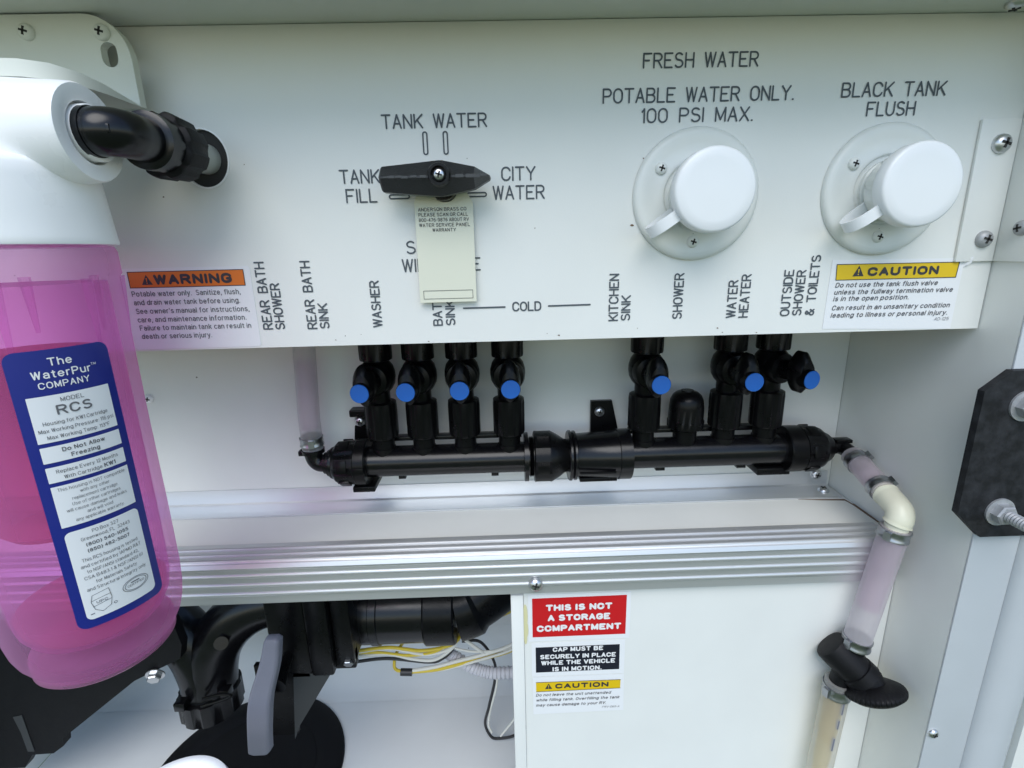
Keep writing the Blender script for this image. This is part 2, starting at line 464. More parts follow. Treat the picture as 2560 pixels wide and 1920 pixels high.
def put_type(mb, body, x, z, cap, fr, d, width=None, wt=0.8, shear=0.0, align='L', gap=1.15):
    """sans-serif line on a surface: baseline at (x, z), capital height cap, optional overall width, wt = stem weight in sixths of cap"""
    adv, pls = 0.0, []
    for ch in body:
        if ch == ' ':
            adv += 2.0+wt*.5
            continue
        g = GLY[ch]
        for pl in g:
            pls.append([(adv+p[0]+wt/2+shear*p[1], p[1]) for p in pl])
        adv += max(p[0] for pl in g for p in pl)+wt+gap
    adv -= gap
    k = cap/6
    sy = (cap-wt*k)/6
    su = (width/adv) if width else k
    ox = {'L': x, 'C': x-adv*su/2, 'R': x-adv*su}[align]
    for pl in pls:
        stroke(mb, [(ox+p[0]*su, z+wt*k/2+p[1]*sy) for p in pl], wt*(k+su)/2, fr, d, 3)
_K = [0]
def stroke(mb, pts, w, fr, d, q=6):
    """one routed line: rounded ribbons that follow the points"""
    for a, b in zip(pts[:-1], pts[1:]):
        a, b = Vector(a), Vector(b)
        t = (b-a)
        if t.length < 1e-7:
            continue
        t.normalize()
        n = Vector((-t.y, t.x))
        poly = []
        for i in range(q+1):
            an = math.pi/2+math.pi*i/q
            poly.append(a+(t*math.cos(an)+n*math.sin(an))*w/2)
        for i in range(q+1):
            an = -math.pi/2+math.pi*i/q
            poly.append(b+(t*math.cos(an)+n*math.sin(an))*w/2)
        _K[0] = (_K[0]+1) % 7
        mb.sheet([(p.x, p.y) for p in poly], d-0.00001*_K[0], fr)
def put_stroke(mb, text, x0, z0, x1, cap, fr=XZ, d=-0.0004, w=0.00105, vertical=False, space=4.5):
    """single-line engraver's capitals from x0 to x1 (fitted); vertical reads upward from z0"""
    adv, segs = 0.0, []
    for ch in text:
        if ch == ' ':
            adv += space
            continue
        g = GLY[ch]
        for pl in g:
            segs.append([(adv+p[0], p[1]) for p in pl])
        adv += max(p[0] for pl in g for p in pl)+1.5
    adv -= 1.5
    s = cap/6
    L = abs(x1-x0)
    su = L/adv
    for pl in segs:
        if vertical:
            stroke(mb, [(x0-p[1]*s if False else z0-p[1]*s, x0+p[0]*su) for p in pl], w, fr, d)
        else:
            stroke(mb, [(x0+p[0]*su, z0+p[1]*s) for p in pl], w, fr, d)

def tri_sign(mb_b, mb_c, x, z, s, fr, d):
    """safety alert triangle: dark triangle with a light exclamation mark"""
    mb_b.sheet([(x, z), (x+s, z), (x+s/2, z+s*.92)], d, fr)
    mb_c.sheet([(x+s*.44, z+s*.62), (x+s*.47, z+s*.27), (x+s*.53, z+s*.27), (x+s*.56, z+s*.62)], d-0.0001, fr)
    mb_c.sheet(circle(x+s/2, z+s*.155, s*.06, n=8), d-0.0001, fr)

# ------------------------------------------------------------------ screws
def pan_screw(p, n, r, parent, m=STEEL, name='screw', cross=True):
    """domed screw head with a cross recess"""
    mb = MB().lathe([(r, 0), (r, r*.18), (r*.9, r*.42), (r*.65, r*.62), (r*.3, r*.72), (1e-6, r*.75)], p, n, 20)
    s = obj(name, mb, m, parent, ang=60)
    if cross:
        w = Vector(n).normalized()
        u = w.cross(Vector((0.3, 0.2, 1))).normalized()
        t = w.cross(u)
        c = Vector(p)+w*r*.74
        q = MB()
        for a, b in ((u, t), (t, u)):
            L, W = r*.5, r*.13
            top = [c+a*L+b*W, c-a*L+b*W, c-a*L-b*W, c+a*L-b*W]
            q.add([v+w*r*0.03 for v in top]+[v-w*r*.35 for v in top], [(0, 1, 2, 3), (4, 5, 6, 7), (0, 1, 5, 4), (1, 2, 6, 5), (2, 3, 7, 6), (3, 0, 4, 7)])
        obj('recess', q, DARK, s, smooth=False)
    return s
def hex_bolt(p, n, r, parent, m=STEEL, rod=0.0, name='bolt'):
    n = Vector(n).normalized()
    p = Vector(p)
    mb = MB().cyl(p, p+n*r*.18, r*1.35, n=28)
    mb.lathe([(r, r*.18), (r, r*.85), (r*.88, r*1.0)], p, n, 6)
    if rod:
        prof = []
        k = int(rod/(r*.14))
        for i in range(k):
            prof.append((r*(.58 if i % 2 else .50), r*.95+i*rod/k))
        mb.lathe(prof, p, n, 18)
    return obj(name, mb, m, parent, ang=30)
def band_clamp(c, ax, r, w, parent, lug):
    """crimped hose clamp: band, raised edges and a pinched ear on side lug"""
    ax = Vector(ax).normalized()
    c = Vector(c)
    a = c-ax*w/2
    mb = MB().lathe([(r, 0), (r+.0010, 0), (r+.0010, w*.15), (r+.0005, w*.25), (r+.0005, w*.75), (r+.0010, w*.85), (r+.0010, w), (r, w)], a, ax, 30)
    l = Vector(lug).normalized()
    l = (l-ax*l.dot(ax)).normalized()
    s = ax.cross(l)
    b = c+l*(r+.0014)
    mb.add([b+ax*x*w*.42+l*y*.0018+s*z*.0026 for x in (-1, 1) for y in (-1, 1) for z in (-1, 1)],
           [(0, 1, 3, 2), (4, 5, 7, 6), (0, 1, 5, 4), (2, 3, 7, 6), (0, 2, 6, 4), (1, 3, 7, 5)])
    return obj('clamp', mb, CLAMP, parent)

# ================================================================== SETTING
XW, XL, YB, YS = 0.3495, -0.64, 0.133, 0.028     # right wall, left wall, back board, lower board
ZC, ZB, ZF = 0.137, -0.255, -0.66                # ceiling, shelf top, floor
struct('ground', MB().add([(-30, -40, -1.25), (30, -40, -1.25), (30, 40, -1.25), (-30, 40, -1.25)], [(0, 1, 2, 3)]), GRASS)
struct('floor', MB().box((XL, -0.03, ZF-.02), (XW, 0.345, ZF)), FLOORW)
ceil = struct('ceiling', MB().box((-1.6, -0.088, ZC), (1.6, 0.16, ZC+.02)), AGED)
cw = obj('compartment_wall', MB().box((XL-.02, -0.03, ZF), (XL-.001, 0.345, ZC)), WALLW, smooth=False)
tag(cw, 'plain white inner wall closing the far side of the compartment', 'wall')
# right wall with its front flange and bulb seal
sw = thing('side_wall', 'white right side wall with front flange and rounded edge seal', 'wall', (XW, 0, ZF))
obj('wall_board', MB().box((XW, -0.03, ZF), (XW+.006, 0.345, ZC)), WALLW, sw, smooth=False)
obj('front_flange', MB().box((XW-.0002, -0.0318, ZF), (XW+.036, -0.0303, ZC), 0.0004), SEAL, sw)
prof = [(XW+.0365, -.026), (XW+.0365, -.033), (XW+.041, -.0375), (XW+.050, -.0405), (XW+.060, -.0405), (XW+.068, -.037), (XW+.0735, -.031), (XW+.0735, -.026)]
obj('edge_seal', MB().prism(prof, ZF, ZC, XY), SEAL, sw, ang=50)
obj('outer_skin', MB().box((XW+.0765, -0.036, ZF), (XW+.30, -0.030, ZC)), WALLW, sw, smooth=False)
pan_screw((0.354, -.0318, -.4027), (0, -1, 0), .0042, sw)
# body of the vehicle above the opening
os_ = obj('outer_skin', MB().box((-1.6, -.0885, ZC+.0205), (1.6, -.080, 1.2)), WALLW, smooth=False)
tag(os_, 'white outer skin of the vehicle above the compartment opening', 'wall')

pan_screw((.3165, -.0133, ZC), (0, 0, -1), .0055, ceil)
tb_ = obj('recess_shade_block', MB().box((XL, .0200, -.030), (XW-.001, YB-.0005, ZC-.001)), DARK, smooth=False)  # unseen block added to keep bounced light out of the space behind the panel
tag(tb_, 'unseen dark block added behind the panel to cut bounced light', 'board')
# boards
bk = thing('back_board', 'white board behind the black manifold', 'board', (0, YB, ZB))
obj('board', MB().box((XL, YB, ZB-.01), (XW-.0005, YB+.006, ZC-.001)), WALLW, bk, smooth=False)
pan_screw((-.3525, YB, -.1353), (0, -1, 0), .0045, bk, PLASTW)
lowb = obj('rear_board', MB().box((XL, 0.335, ZF+.001), (XW-.0005, 0.341, ZB-.03)), FLOORW, smooth=False)
tag(lowb, 'grey-white rear board low down behind the drain pipe and wires', 'board')
sh = obj('shelf', MB().box((XL, .0345, ZB-.012), (XW-.0008, YB-.0005, ZB)), WALLW, smooth=False)
tag(sh, 'narrow white shelf board under the manifold', 'shelf')

cv = [(.335, ZF+.0005)]+[(.2655+.069*math.sin(R(a)), ZF+.0705-.070*math.cos(R(a))) for a in range(0, 91, 9)]+[(.335, ZF+.0705)]
obj('cove', MB().prism(cv, XL, XW-.0007, YZ), FLOORW, lowb)
# ribbed aluminium nosing of the shelf
nose = thing('shelf_nosing', 'ribbed aluminium trim along the front edge of the shelf', 'trim', (0, YS, ZB))
T = .0014
pts = []
def bead_h(y0, z):   # on the top leg, walking to -Y
    return [(y0+.0021*math.cos(R(a)), z+.0018*math.sin(R(a))) for a in range(0, 181, 30)]
def bead_v(y, z0):   # on the front leg, walking down
    return [(y-.0014*math.sin(R(a)), z0+.0021*math.cos(R(a))) for a in range(0, 181, 30)]
zt, yf = ZB+.0025, .0216
pts = [(.0528, ZB+.0003), (.0524, zt)]+bead_h(.0440, zt)+bead_h(.0350, zt)+bead_h(.0262, zt)
pts += [(yf+.0022, zt-.0004), (yf+.0008, zt-.0012), (yf, zt-.0028), (yf-.0008, zt-.0045), (yf-.0006, zt-.0060), (yf, zt-.0070)]
pts += bead_v(yf, -.2649)+bead_v(yf, -.2738)+bead_v(yf, -.2827)
pts += [(yf, -.2922), (yf+.0014, -.2922), (yf+.0014, zt-.004), (yf+.0045, ZB+.0003)]
obj('ribbed_trim', MB().prism(pts, XL+.002, XW-.010, YZ), ALU, nose, ang=28)
pan_screw((.0235, yf-.0012, -.2818), (0, -1, 0.1), .0062, nose, STEEL)
pan_screw((XW-.018, yf-.0012, -.2818), (0, -1, 0.1), .0055, nose, STEEL)
# aluminium angle in the corner of shelf and back board
ang_ = thing('corner_angle', 'plain aluminium angle strip where shelf meets back board', 'trim', (0, YB, ZB))
obj('angle_strip', MB().prism([(YB-.0002, ZB+.0003), (YB-.0002, ZB+.0178), (YB-.0016, ZB+.0178), (YB-.0017, ZB+.0030), (YB-.0030, ZB+.0017), (.1045, ZB+.0016), (.1045, ZB+.0003)], XL+.002, XW-.004, YZ), ALU2, ang_, ang=25)
pan_screw((.3329, YB-.0016, -.2405), (0, -1, 0), .0055, ang_)
pan_screw((.3341, .1178, ZB+.0016), (0, 0, 1), .0055, ang_)
st = MB().prism([(XW-.05, .1035), (XW-.03, .1025), (XW-.004, .101), (XW-.002, .09), (XW-.0032, .0885), (XW-.0052, .0985), (XW-.03, .1008)], ZB+.0001, ZB+.0004, XY)
st.prism([(XW-.0035, .091), (XW-.0010, .091), (XW-.0010, .04), (XW-.0022, .04)], ZB+.0001, ZB+.0005, XY)
tag(obj('dirt_line', st, RUST), 'brown rusty dirt in the corner where shelf meets side wall', 'dirt')

# lower board with flanged left edge
lb = thing('cover_board', 'white cover board below the shelf bearing three safety stickers', 'board', (.17, YS, ZF))
obj('board', MB().box((.0130, YS, ZF+.001), (XW-.0006, YS+.004, -.2945)), WHITE, lb, smooth=False)
obj('edge_strip', MB().box((.0015, YS-.0022, ZF+.001), (.0127, YS+.012, -.2972), 0.0008), WHITE, lb)
gl = MB()
for (z, h, w) in ((-.321, .013, .0022), (-.335, .010, .0026), (-.345, .006, .0014)):
    gl.sheet(circle(.0142, z, w, h, 14), YS-.0003-random.random()*.0002, XZ)
obj('glue_smear', gl, GLUE, lb, smooth=False)

# ================================================================== ENGRAVED PANEL
fp = thing('control_panel', 'white metal panel engraved with water valve legends', 'panel', (0, 0, -.063))
HX, HZ, HRX, HRZ = -.1895, .0615, .0158, .0178
obj('panel_sheet', holed([(XL, -.0633), (XW-.0008, -.0640), (XW-.0008, ZC-.0004), (XL, ZC-.0004)], [circle(HX, HZ, HRX, HRZ, 48)], .0018, XZ, 0.0), WHITE, fp, smooth=False)
obj('bottom_lip', MB().box((XL, .0019, -.0632), (XW-.0008, .014, -.0618)), WHITE, fp, smooth=False)
obj('hole_rim', MB().add(*(lambda n: ([XZ(HX+(HRX+k[0])*math.cos(2*math.pi*i/n), HZ+(HRZ+k[0])*math.sin(2*math.pi*i/n), k[1]) for k in ((-.0004, .003), (-.0004, -.0006), (.0006, -.0006), (.0006, -.0001)) for i in range(n)],
     [(r*n+i, r*n+(i+1) % n, (r+1)*n+(i+1) % n, (r+1)*n+i) for r in range(3) for i in range(n)]))(48)), PLASTW, fp)
obj('hole_shade_cup', MB().lathe([(.0172, 0), (.0172, .0175), (1e-6, .0175)], (HX, .0021, HZ), (0, 1, 0), 40), DARK, fp)  # dark closed cup added behind the hole so its inside stays dark
def legend(*lines, bars=(), outl=()):
    mb = MB()
    for l in lines:
        put_stroke(mb, *l[:4], l[4] if len(l) > 4 else .0078, vertical=(len(l) > 5))
    for a in bars:
        stroke(mb, a, .00115, XZ, -.0004)
    for (x0, z0, x1, z1) in outl:
        r = min(x1-x0, z1-z0)/2
        p = rrect(x0, z0, x1, z1, r*.98, 4)
        stroke(mb, p+[p[0]], .0009, XZ, -.0004)
    return obj('legend', mb, INK, fp, smooth=False)
legend(('FRESH WATER', .0952, .1092, .1682, .0079))
legend(('POTABLE WATER ONLY.', .0700, .0895, .1934, .0079), ('100 PSI MAX.', .0955, .0776, .1678, .0079))
legend(('BLACK TANK', .2252, .0904, .2932, .0079), ('FLUSH', .2434, .0790, .2748, .0078))
legend(('TANK WATER', -.0726, .0772, -.0056, .0077), outl=((-.0470, .0612, -.0444, .0746), (-.0338, .0612, -.0312, .0746)))
legend(('TANK', -.1030, .0447, -.0775, .0078), ('FILL', -.1000, .0327, -.0803, .0079), outl=((-.0717, .0344, -.0585, .0368),))
legend(('CITY', .0036, .0444, .0254, .0079), ('WATER', -.0024, .0326, .0314, .0080), outl=((-.0200, .0346, -.0072, .0370),))
legend(('S', -.0628, -.0011, -.0572, .0078), ('WINTERIZE', -.0664, -.0132, -.0133, .0080))
legend(('COLD', .0089, -.0421, .0284, .0058), bars=([(-.0259, -.0394), (.0031, -.0393)], [(.0342, -.0394), (.0635, -.0392)]))
V = 'v'
def vleg(*rows):
    return legend(*[(t, z0, xb, z1, cap, V) for t, xb, z0, z1, cap in rows])
vleg(('REAR BATH', -.1612, -.0503, -.0047, .0060), ('SHOWER', -.1528, -.0505, -.0192, .0058))
vleg(('REAR BATH', -.1302, -.0508, -.0048, .0060), ('SINK', -.1216, -.0508, -.0338, .0058))
vleg(('WASHER', -.0843, -.0508, -.0192, .0058))
vleg(('BATH', -.0417, -.0509, -.0300, .0058), ('SINK', -.0327, -.0509, -.0338, .0058))
vleg(('KITCHEN', .0833, -.0509, -.0187, .0060), ('SINK', .0920, -.0509, -.0338, .0058))
vleg(('SHOWER', .1292, -.0507, -.0194, .0060))
vleg(('WATER', .1680, -.0509, -.0252, .0060), ('HEATER', .1770, -.0510, -.0213, .0060))
vleg(('OUTSIDE', .2071, -.0507, -.0190, .0060), ('SHOWER', .2158, -.0506, -.0194, .0058), ('& TOILETS', .2251, -.0508, -.0094, .0058))

for (x, z, r) in ((-.052, -.0622, .0009), (.0415, -.0605, .0014), (.0330, -.0590, .0005), (-.118, -.0595, .0006), (.1600, -.0616, .0008), (.1560, -.0585, .0010), (.0915, .0136, .0016), (.0975, .0562, .0010), (-.1640, .0575, .0008), (.0870, -.0420, .0005), (.0250, .0135, .0006), (.1850, -.0625, .0007), (.0980, -.0570, .0005), (-.0995, -.0560, .0005)):
    pts = [(x+r*random.uniform(.3, 1.1)*math.cos(2*math.pi*i/9), z+r*random.uniform(.15, .7)*math.sin(2*math.pi*i/9)) for i in range(9)]
    obj('scuff', MB().sheet(pts, -.0003, XZ), RUST, fp, smooth=False)

# ------------------------------------------------------------------ stickers on the panel and cover board
def sticker(name, label, poly, d, m=VINYLW):
    t = thing(name, label, 'sticker', (poly[0][0], d, poly[0][1]))
    obj('backing', MB().prism(poly, d, d-.00012, XZ), m, t, smooth=False)
    return t
t = sticker('warning_sticker', 'white sticker with orange WARNING bar about potable water', rrect(-.2590, -.0624, -.1708, -.0066, .002, 3), -.0002)
mb = MB().sheet([(-.2536, -.0196), (-.1754, -.0196), (-.1754, -.0090), (-.2536, -.0090)], -.00045, XZ)
fb = MB()
for a in ([(-.2536, -.0196), (-.1754, -.0196)], [(-.1754, -.0196), (-.1754, -.0090)], [(-.1754, -.0090), (-.2536, -.0090)], [(-.2536, -.0090), (-.2536, -.0196)]):
    stroke(fb, a, .0005, XZ, -.0006)
obj('colour_bar', mb, ORANGE, t, smooth=False)
tb, tcl = MB(), MB()
tri_sign(fb, tcl, -.2452, -.0177, .0073, XZ, -.0006)
put_type(fb, 'WARNING', -.2368, -.0178, .0068, XZ, -.0006, .0530, 1.55, gap=.75)
for s, z, x0, x1 in (('Potable water only.  Sanitize, flush,', -.0256, -.2535, -.1795), ('and drain water tank before using.', -.0315, -.2534, -.1807), ("See owner's manual for instructions,", -.0375, -.2532, -.1753),
                     ('care, and maintenance information.', -.0434, -.2533, -.1782), ('Failure to maintain tank can result in', -.0492, -.2530, -.1758), ('death or serious injury.', -.0551, -.2529, -.2040)):
    put_type(tb, s, x0, z, .0038, XZ, -.0006, x1-x0, .92)
obj('alert_print', fb, PRINT, t, smooth=False)
obj('lettering', tb, PRINTG, t, smooth=False)
obj('alert_mark', tcl, ORANGE, t, smooth=False)

t = sticker('caution_sticker', 'white sticker with yellow CAUTION bar beneath the black tank flush cap, upper corner peeling', [(.2331, -.0612), (.3280, -.0638), (.3286, -.0135), (.2339, -.0126)], -.0002)
obj('peeling_corner', MB().add([(.3283, -.0003, -.0200), (.3150, -.0003, -.0136), (.3286, -.0003, -.0130), (.3320, -.0034, -.0128), (.3318, -.0026, -.0170)], [(0, 1, 2), (0, 2, 3, 4)]), VINYLW, t, smooth=False)
mb = MB().sheet([(.2380, -.0266), (.3243, -.0267), (.3250, -.0162), (.2374, -.0158)], -.00045, XZ)
obj('colour_bar', mb, YELLOW, t, smooth=False)
fb, tb, tcl = MB(), MB(), MB()
for a in ([(.2380, -.0266), (.3243, -.0267)], [(.3243, -.0267), (.3250, -.0162)], [(.3250, -.0162), (.2374, -.0158)], [(.2374, -.0158), (.2380, -.0266)]):
    stroke(fb, a, .0005, XZ, -.0006)
tri_sign(fb, tcl, .2495, -.0243, .0080, XZ, -.0006)
put_type(fb, 'CAUTION', .2600, -.0243, .0060, XZ, -.0006, .0512, 1.55, gap=.75)
for s, z, x0, x1 in (('Do not use the tank flush valve', -.0319, .2382, .3120), ('unless the fullway termination valve', -.0369, .2380, .3239), ('is in the open position.', -.0415, .2380, .2929),
                     ('Can result in an unsanitary condition', -.0480, .2379, .3239), ('leading to illness or personal injury.', -.0533, .2378, .3234)):
    put_type(tb, s, x0, z, .0036, XZ, -.0006, x1-x0, 1.05, .2)
put_type(tb, 'AD-125', .3145, -.0573, .0024, XZ, -.0006, .0104, .6, .2)
obj('alert_print', fb, PRINT, t, smooth=False)
obj('lettering', tb, PRINTG, t, smooth=False)
obj('alert_mark', tcl, YELLOW, t, smooth=False)

t = sticker('storage_sticker', 'red sticker with white words THIS IS NOT A STORAGE COMPARTMENT', [(.0170, -.3482), (.1097, -.3482), (.1097, -.2985), (.0170, -.2985)], YS-.0003)
mb = MB().sheet([(.0206, -.3435), (.1058, -.3434), (.1058, -.3018), (.0206, -.3022)], YS-.0006, XZ)
obj('colour_field', mb, RED, t, smooth=False)
tb = MB()
for s, z, x0, x1 in (('THIS IS NOT', -.3158, .0328, .0929), ('A STORAGE', -.3266, .0345, .0913), ('COMPARTMENT', -.3377, .0245, .1016)):
    put_type(tb, s, x0, z, .0068, XZ, YS-.0008, x1-x0, 1.75, gap=.6)
obj('lettering', tb, PRINTW, t, smooth=False)
t = sticker('cap_sticker', 'dark blue-black sticker with white words CAP MUST BE SECURELY IN PLACE', [(.0195, -.3876), (.1060, -.3876), (.1060, -.3503), (.0195, -.3503)], YS-.0003)
mb = MB().sheet([(.0232, -.3830), (.1013, -.3826), (.1010, -.3546), (.0232, -.3549)], YS-.0006, XZ)
obj('colour_field', mb, NAVY, t, smooth=False)
tb = MB()
for s, z, x0, x1 in (('CAP MUST BE', -.3602, .0390, .0857), ('SECURELY IN PLACE', -.3680, .0272, .0977), ('WHILE THE VEHICLE', -.3748, .0282, .0971), ('IS IN MOTION.', -.3822, .0387, .0848)):
    put_type(tb, s, x0, z, .0050, XZ, YS-.0008, x1-x0, 1.5, gap=.7)
obj('lettering', tb, PRINTW, t, smooth=False)
t = sticker('filling_sticker', 'white sticker with yellow CAUTION bar about filling the tank, lowest of three stickers', [(.0203, -.4318), (.1070, -.4310), (.1060, -.3885), (.0199, -.3885)], YS-.0003)
mb = MB().sheet([(.0232, -.4050), (.1029, -.4043), (.1030, -.3946), (.0231, -.3942)], YS-.0006, XZ)
obj('colour_bar', mb, YELLOW, t, smooth=False)
fb, tb, tcl = MB(), MB(), MB()
for a in ([(.0232, -.4050), (.1029, -.4043)], [(.1030, -.3946), (.0231, -.3942)]):
    stroke(fb, a, .0005, XZ, YS-.0008)
tri_sign(fb, tcl, .0315, -.4022, .0068, XZ, YS-.0008)
put_type(fb, 'CAUTION', .0411, -.4020, .0054, XZ, YS-.0008, .0507, 1.4, gap=.8)
for s, z, x0, x1 in (('Do not leave the unit unattended', -.4106, .0228, .0939), ('while filling tank. Overfilling the tank', -.4165, .0229, .1024), ('may cause damage to your RV.', -.4225, .0228, .0898)):
    put_type(tb, s, x0, z, .0033, XZ, YS-.0008, x1-x0, 1.0, .25)
put_type(tb, 'FRV-065-A', .0861, -.4270, .0022, XZ, YS-.0008, .0166, .6, .25)
obj('alert_print', fb, PRINT, t, smooth=False)
obj('lettering', tb, PRINTG, t, smooth=False)
obj('alert_mark', tcl, YELLOW, t, smooth=False)

# ================================================================== SELECTOR HANDLE + TAG
HC = (-.0345, 0, .0352)
sel = thing('selector_handle', 'black pointed valve selector handle pointing at CITY WATER', 'handle', HC)
hx, hz = -.0345, .0435
cr = [(-.0715, .0062), (-.0705, .0074), (-.036, .0104), (-.0335, .0104), (-.0135, .0064), (-.0042, .0012)]
prof_top = [(x, hz+h) for x, h in cr]
prof_bot = [(x, hz-h) for x, h in reversed(cr)]
outl = prof_top+[(-.0036, hz)]+prof_bot
n = len(outl)
cy0, cy1 = -.015, -.032
vs = [XZ(u, v, cy0) for u, v in outl]+[XZ(u, v, cy0-.008) for u, v in outl]
ridge = [(u, hz+(v-hz)*.07) for u, v in outl]
vs += [XZ(u*.985+(-.04)*.015, v, cy1) for u, v in ridge]
fs = [tuple(range(n-1, -1, -1)), tuple(range(2*n, 3*n))]
for k in (0, n):
    fs += [(k+i, k+(i+1) % n, k+n+(i+1) % n, k+n+i) for i in range(n)]
grip = obj('grip', MB().add(vs, fs), GRIPB, sel, ang=20)
# moulding flash along the ridge of the grip
fl = MB()
xs = -.068
while xs < -.010:
    w = .0022+random.random()*.003
    if abs(xs-hx) > .0075:
        hgt = .0005+random.random()*.0006
        fl.box((xs, cy1-.0004, hz-.0006+random.uniform(-.0005, .0005)), (xs+w, cy1+.0006, hz-.0006+hgt+.0006))
    xs += w*random.uniform(.9, 1.6)
obj('mould_flash', fl, GREYD, sel, smooth=False)
obj('boss', MB().lathe([(.0068, 0), (.0068, .0228), (.0062, .0238), (.0048, .0238), (.0048, .0200), (1e-6, .0200)], (hx, -.0118, hz+.0008), (0, -1, 0), 28), BLACK, sel)
pan_screw((hx, -.0325, hz+.0008), (0, -1, 0), .0040, sel)
obj('stem', MB().cyl((hx, .001, .0400), (hx, -.013, .0400), .0085, .0085, 28), BLACK, sel)
tg = thing('paper_tag', 'cream paper service tag hanging under the black selector handle', 'tag', (-.0345, -.004, .040))
tilt = lambda u, v, d: Vector((u+(v-.03)*-.004, d-.0045+(.040-v)*.035*-0.1, v))
obj('tag_card', holed([(-.0556, -.0345), (-.0166, -.0343), (-.0162, .0306), (-.0202, .0375), (-.0240, .0490), (-.0460, .0490), (-.0530, .0363), (-.0549, .0312)], [circle(hx, .0400, .0090, n=28)], .0006, tilt, 0.0), TAGPAPER, tg, smooth=False)
tb = MB()
for s, z, x0, x1 in (('ANDERSON BRASS CO', .0256, -.0526, -.0207), ('PLEASE SCAN OR CALL', .0223, -.0526, -.0198), ('800-476-9876 ABOUT RV', .0190, -.0526, -.0194), ('WATER SERVICE PANEL', .0157, -.0526, -.0188), ('WARRANTY', .0125, -.0440, -.0284)):
    put_type(tb, s, x0, z, .0023, tilt, -.0003, x1-x0, .85)
fb = MB()
for a in ([(-.0528, -.0264), (-.0190, -.0264)], [(-.0190, -.0264), (-.0190, -.0319)], [(-.0190, -.0319), (-.0528, -.0319)], [(-.0528, -.0319), (-.0528, -.0264)]):
    stroke(fb, a, .0003, tilt, -.0003)
obj('write_in_box', fb, PRINT, tg, smooth=False)
obj('lettering', tb, PRINT, tg, smooth=False)

# ================================================================== CAPPED INLETS
def inlet(cx, cz, label):
    t = thing('capped_inlet', label, 'water inlet', (cx, 0, cz), 'capped hose inlets')
    # domed flange with raised rim, hollowed centre
    f = [(.0424, 0), (.0424, .0015), (.0415, .0032), (.0395, .0040), (.0370, .0042), (.0330, .0036), (.0255, .0034), (.0235, .0044), (.0225, .0040), (.0215, .0025), (.0160, .0020)]
    obj('flange', MB().lathe([(r, h) for r, h in f], (cx, -.0002, cz), (0, -1, 0), 64), FLANGEW, t, ang=50)
    ring = MB()
    ring.lathe([(.0190, 0), (.0190, .0030), (.0168, .0040), (.0168, .0070), (.0200, .0080), (.0208, .0095), (.0208, .0195), (.0196, .0205), (.0170, .0210), (.0170, .0240)], (cx, -.0022, cz), (0, -1, 0), 24, ribs=(7, .0022, .0095, .0195))
    obj('swivel_neck', ring, FLANGEW, t, ang=50)
    cap = obj('cap', MB().lathe([(.0215, .0245), (.0246, .0245), (.0252, .0254), (.0252, .0330), (.0247, .0340), (.0235, .0347), (.0180, .0350), (1e-6, .0352)], (cx, 0, cz), (0, -1, 0), 56), CAPW, t, ang=40)
    # strap from the cap back to a loop round the neck
    a0 = R(214)
    ux, uz = math.cos(a0), math.sin(a0)
    path = smooth_path([(.0245, -.0290), (.0310, -.0292), (.0380, -.0280), (.0425, -.0240), (.0430, -.0185), (.0395, -.0140), (.0320, -.0105), (.0240, -.0095), (.0175, -.0095)], 5)
    px = [(Vector((cx+ux*p.x, p.y, cz+uz*p.x))) for p in path]
    side = Vector((-uz, 0, ux))
    mb = MB()
    n = len(px)
    vs = []
    for i, p in enumerate(px):
        d = (px[min(i+1, n-1)]-px[max(i-1, 0)]).normalized()
        nn = d.cross(side).normalized()
        for s, h in ((-1, -1), (1, -1), (1, 1), (-1, 1)):
            vs.append(p+side*s*.0036+nn*h*.0006)
    fs = [(i*4+k, i*4+(k+1) % 4, i*4+4+(k+1) % 4, i*4+4+k) for i in range(n-1) for k in range(4)]+[(0, 1, 2, 3), (n*4-1, n*4-2, n*4-3, n*4-4)]
    obj('tether', mb.add(vs, fs), CAPW, cap, ang=50)
    for a in (146, 268, 25):
        pan_screw((cx+.0302*math.cos(R(a)), -.0036, cz+.0302*math.sin(R(a))), (0, -1, 0), .0040, t, FLANGEW)
    return t
inlet(.1335, .0322, 'white capped hose inlet under the words FRESH WATER')
inlet(.2620, .0325, 'white capped hose inlet under the words BLACK TANK FLUSH')

# folded bracket at the right end of the panel
cb = thing('corner_bracket', 'white folded metal bracket with two screws at right end of panel', 'bracket', (.335, 0, .03))
obj('bracket_leaf', MB().box((.3203, -.0024, -.0160), (XW-.0026, -.0003, .0752), .0004), WHITE, cb)
obj('bracket_side', MB().box((XW-.0024, -.0290, -.0160), (XW-.0003, -.0003, .0752), .0004), WHITE, cb)
pan_screw((.3352, -.0024, .0600), (0, -1, 0), .0062, cb)
pan_screw((.3367, -.0024, -.0010), (0, -1, 0), .0058, cb, ZINC)
pan_screw((.3470, -.0182, .0056), (-1, 0, 0), .0050, cb, ZINC)

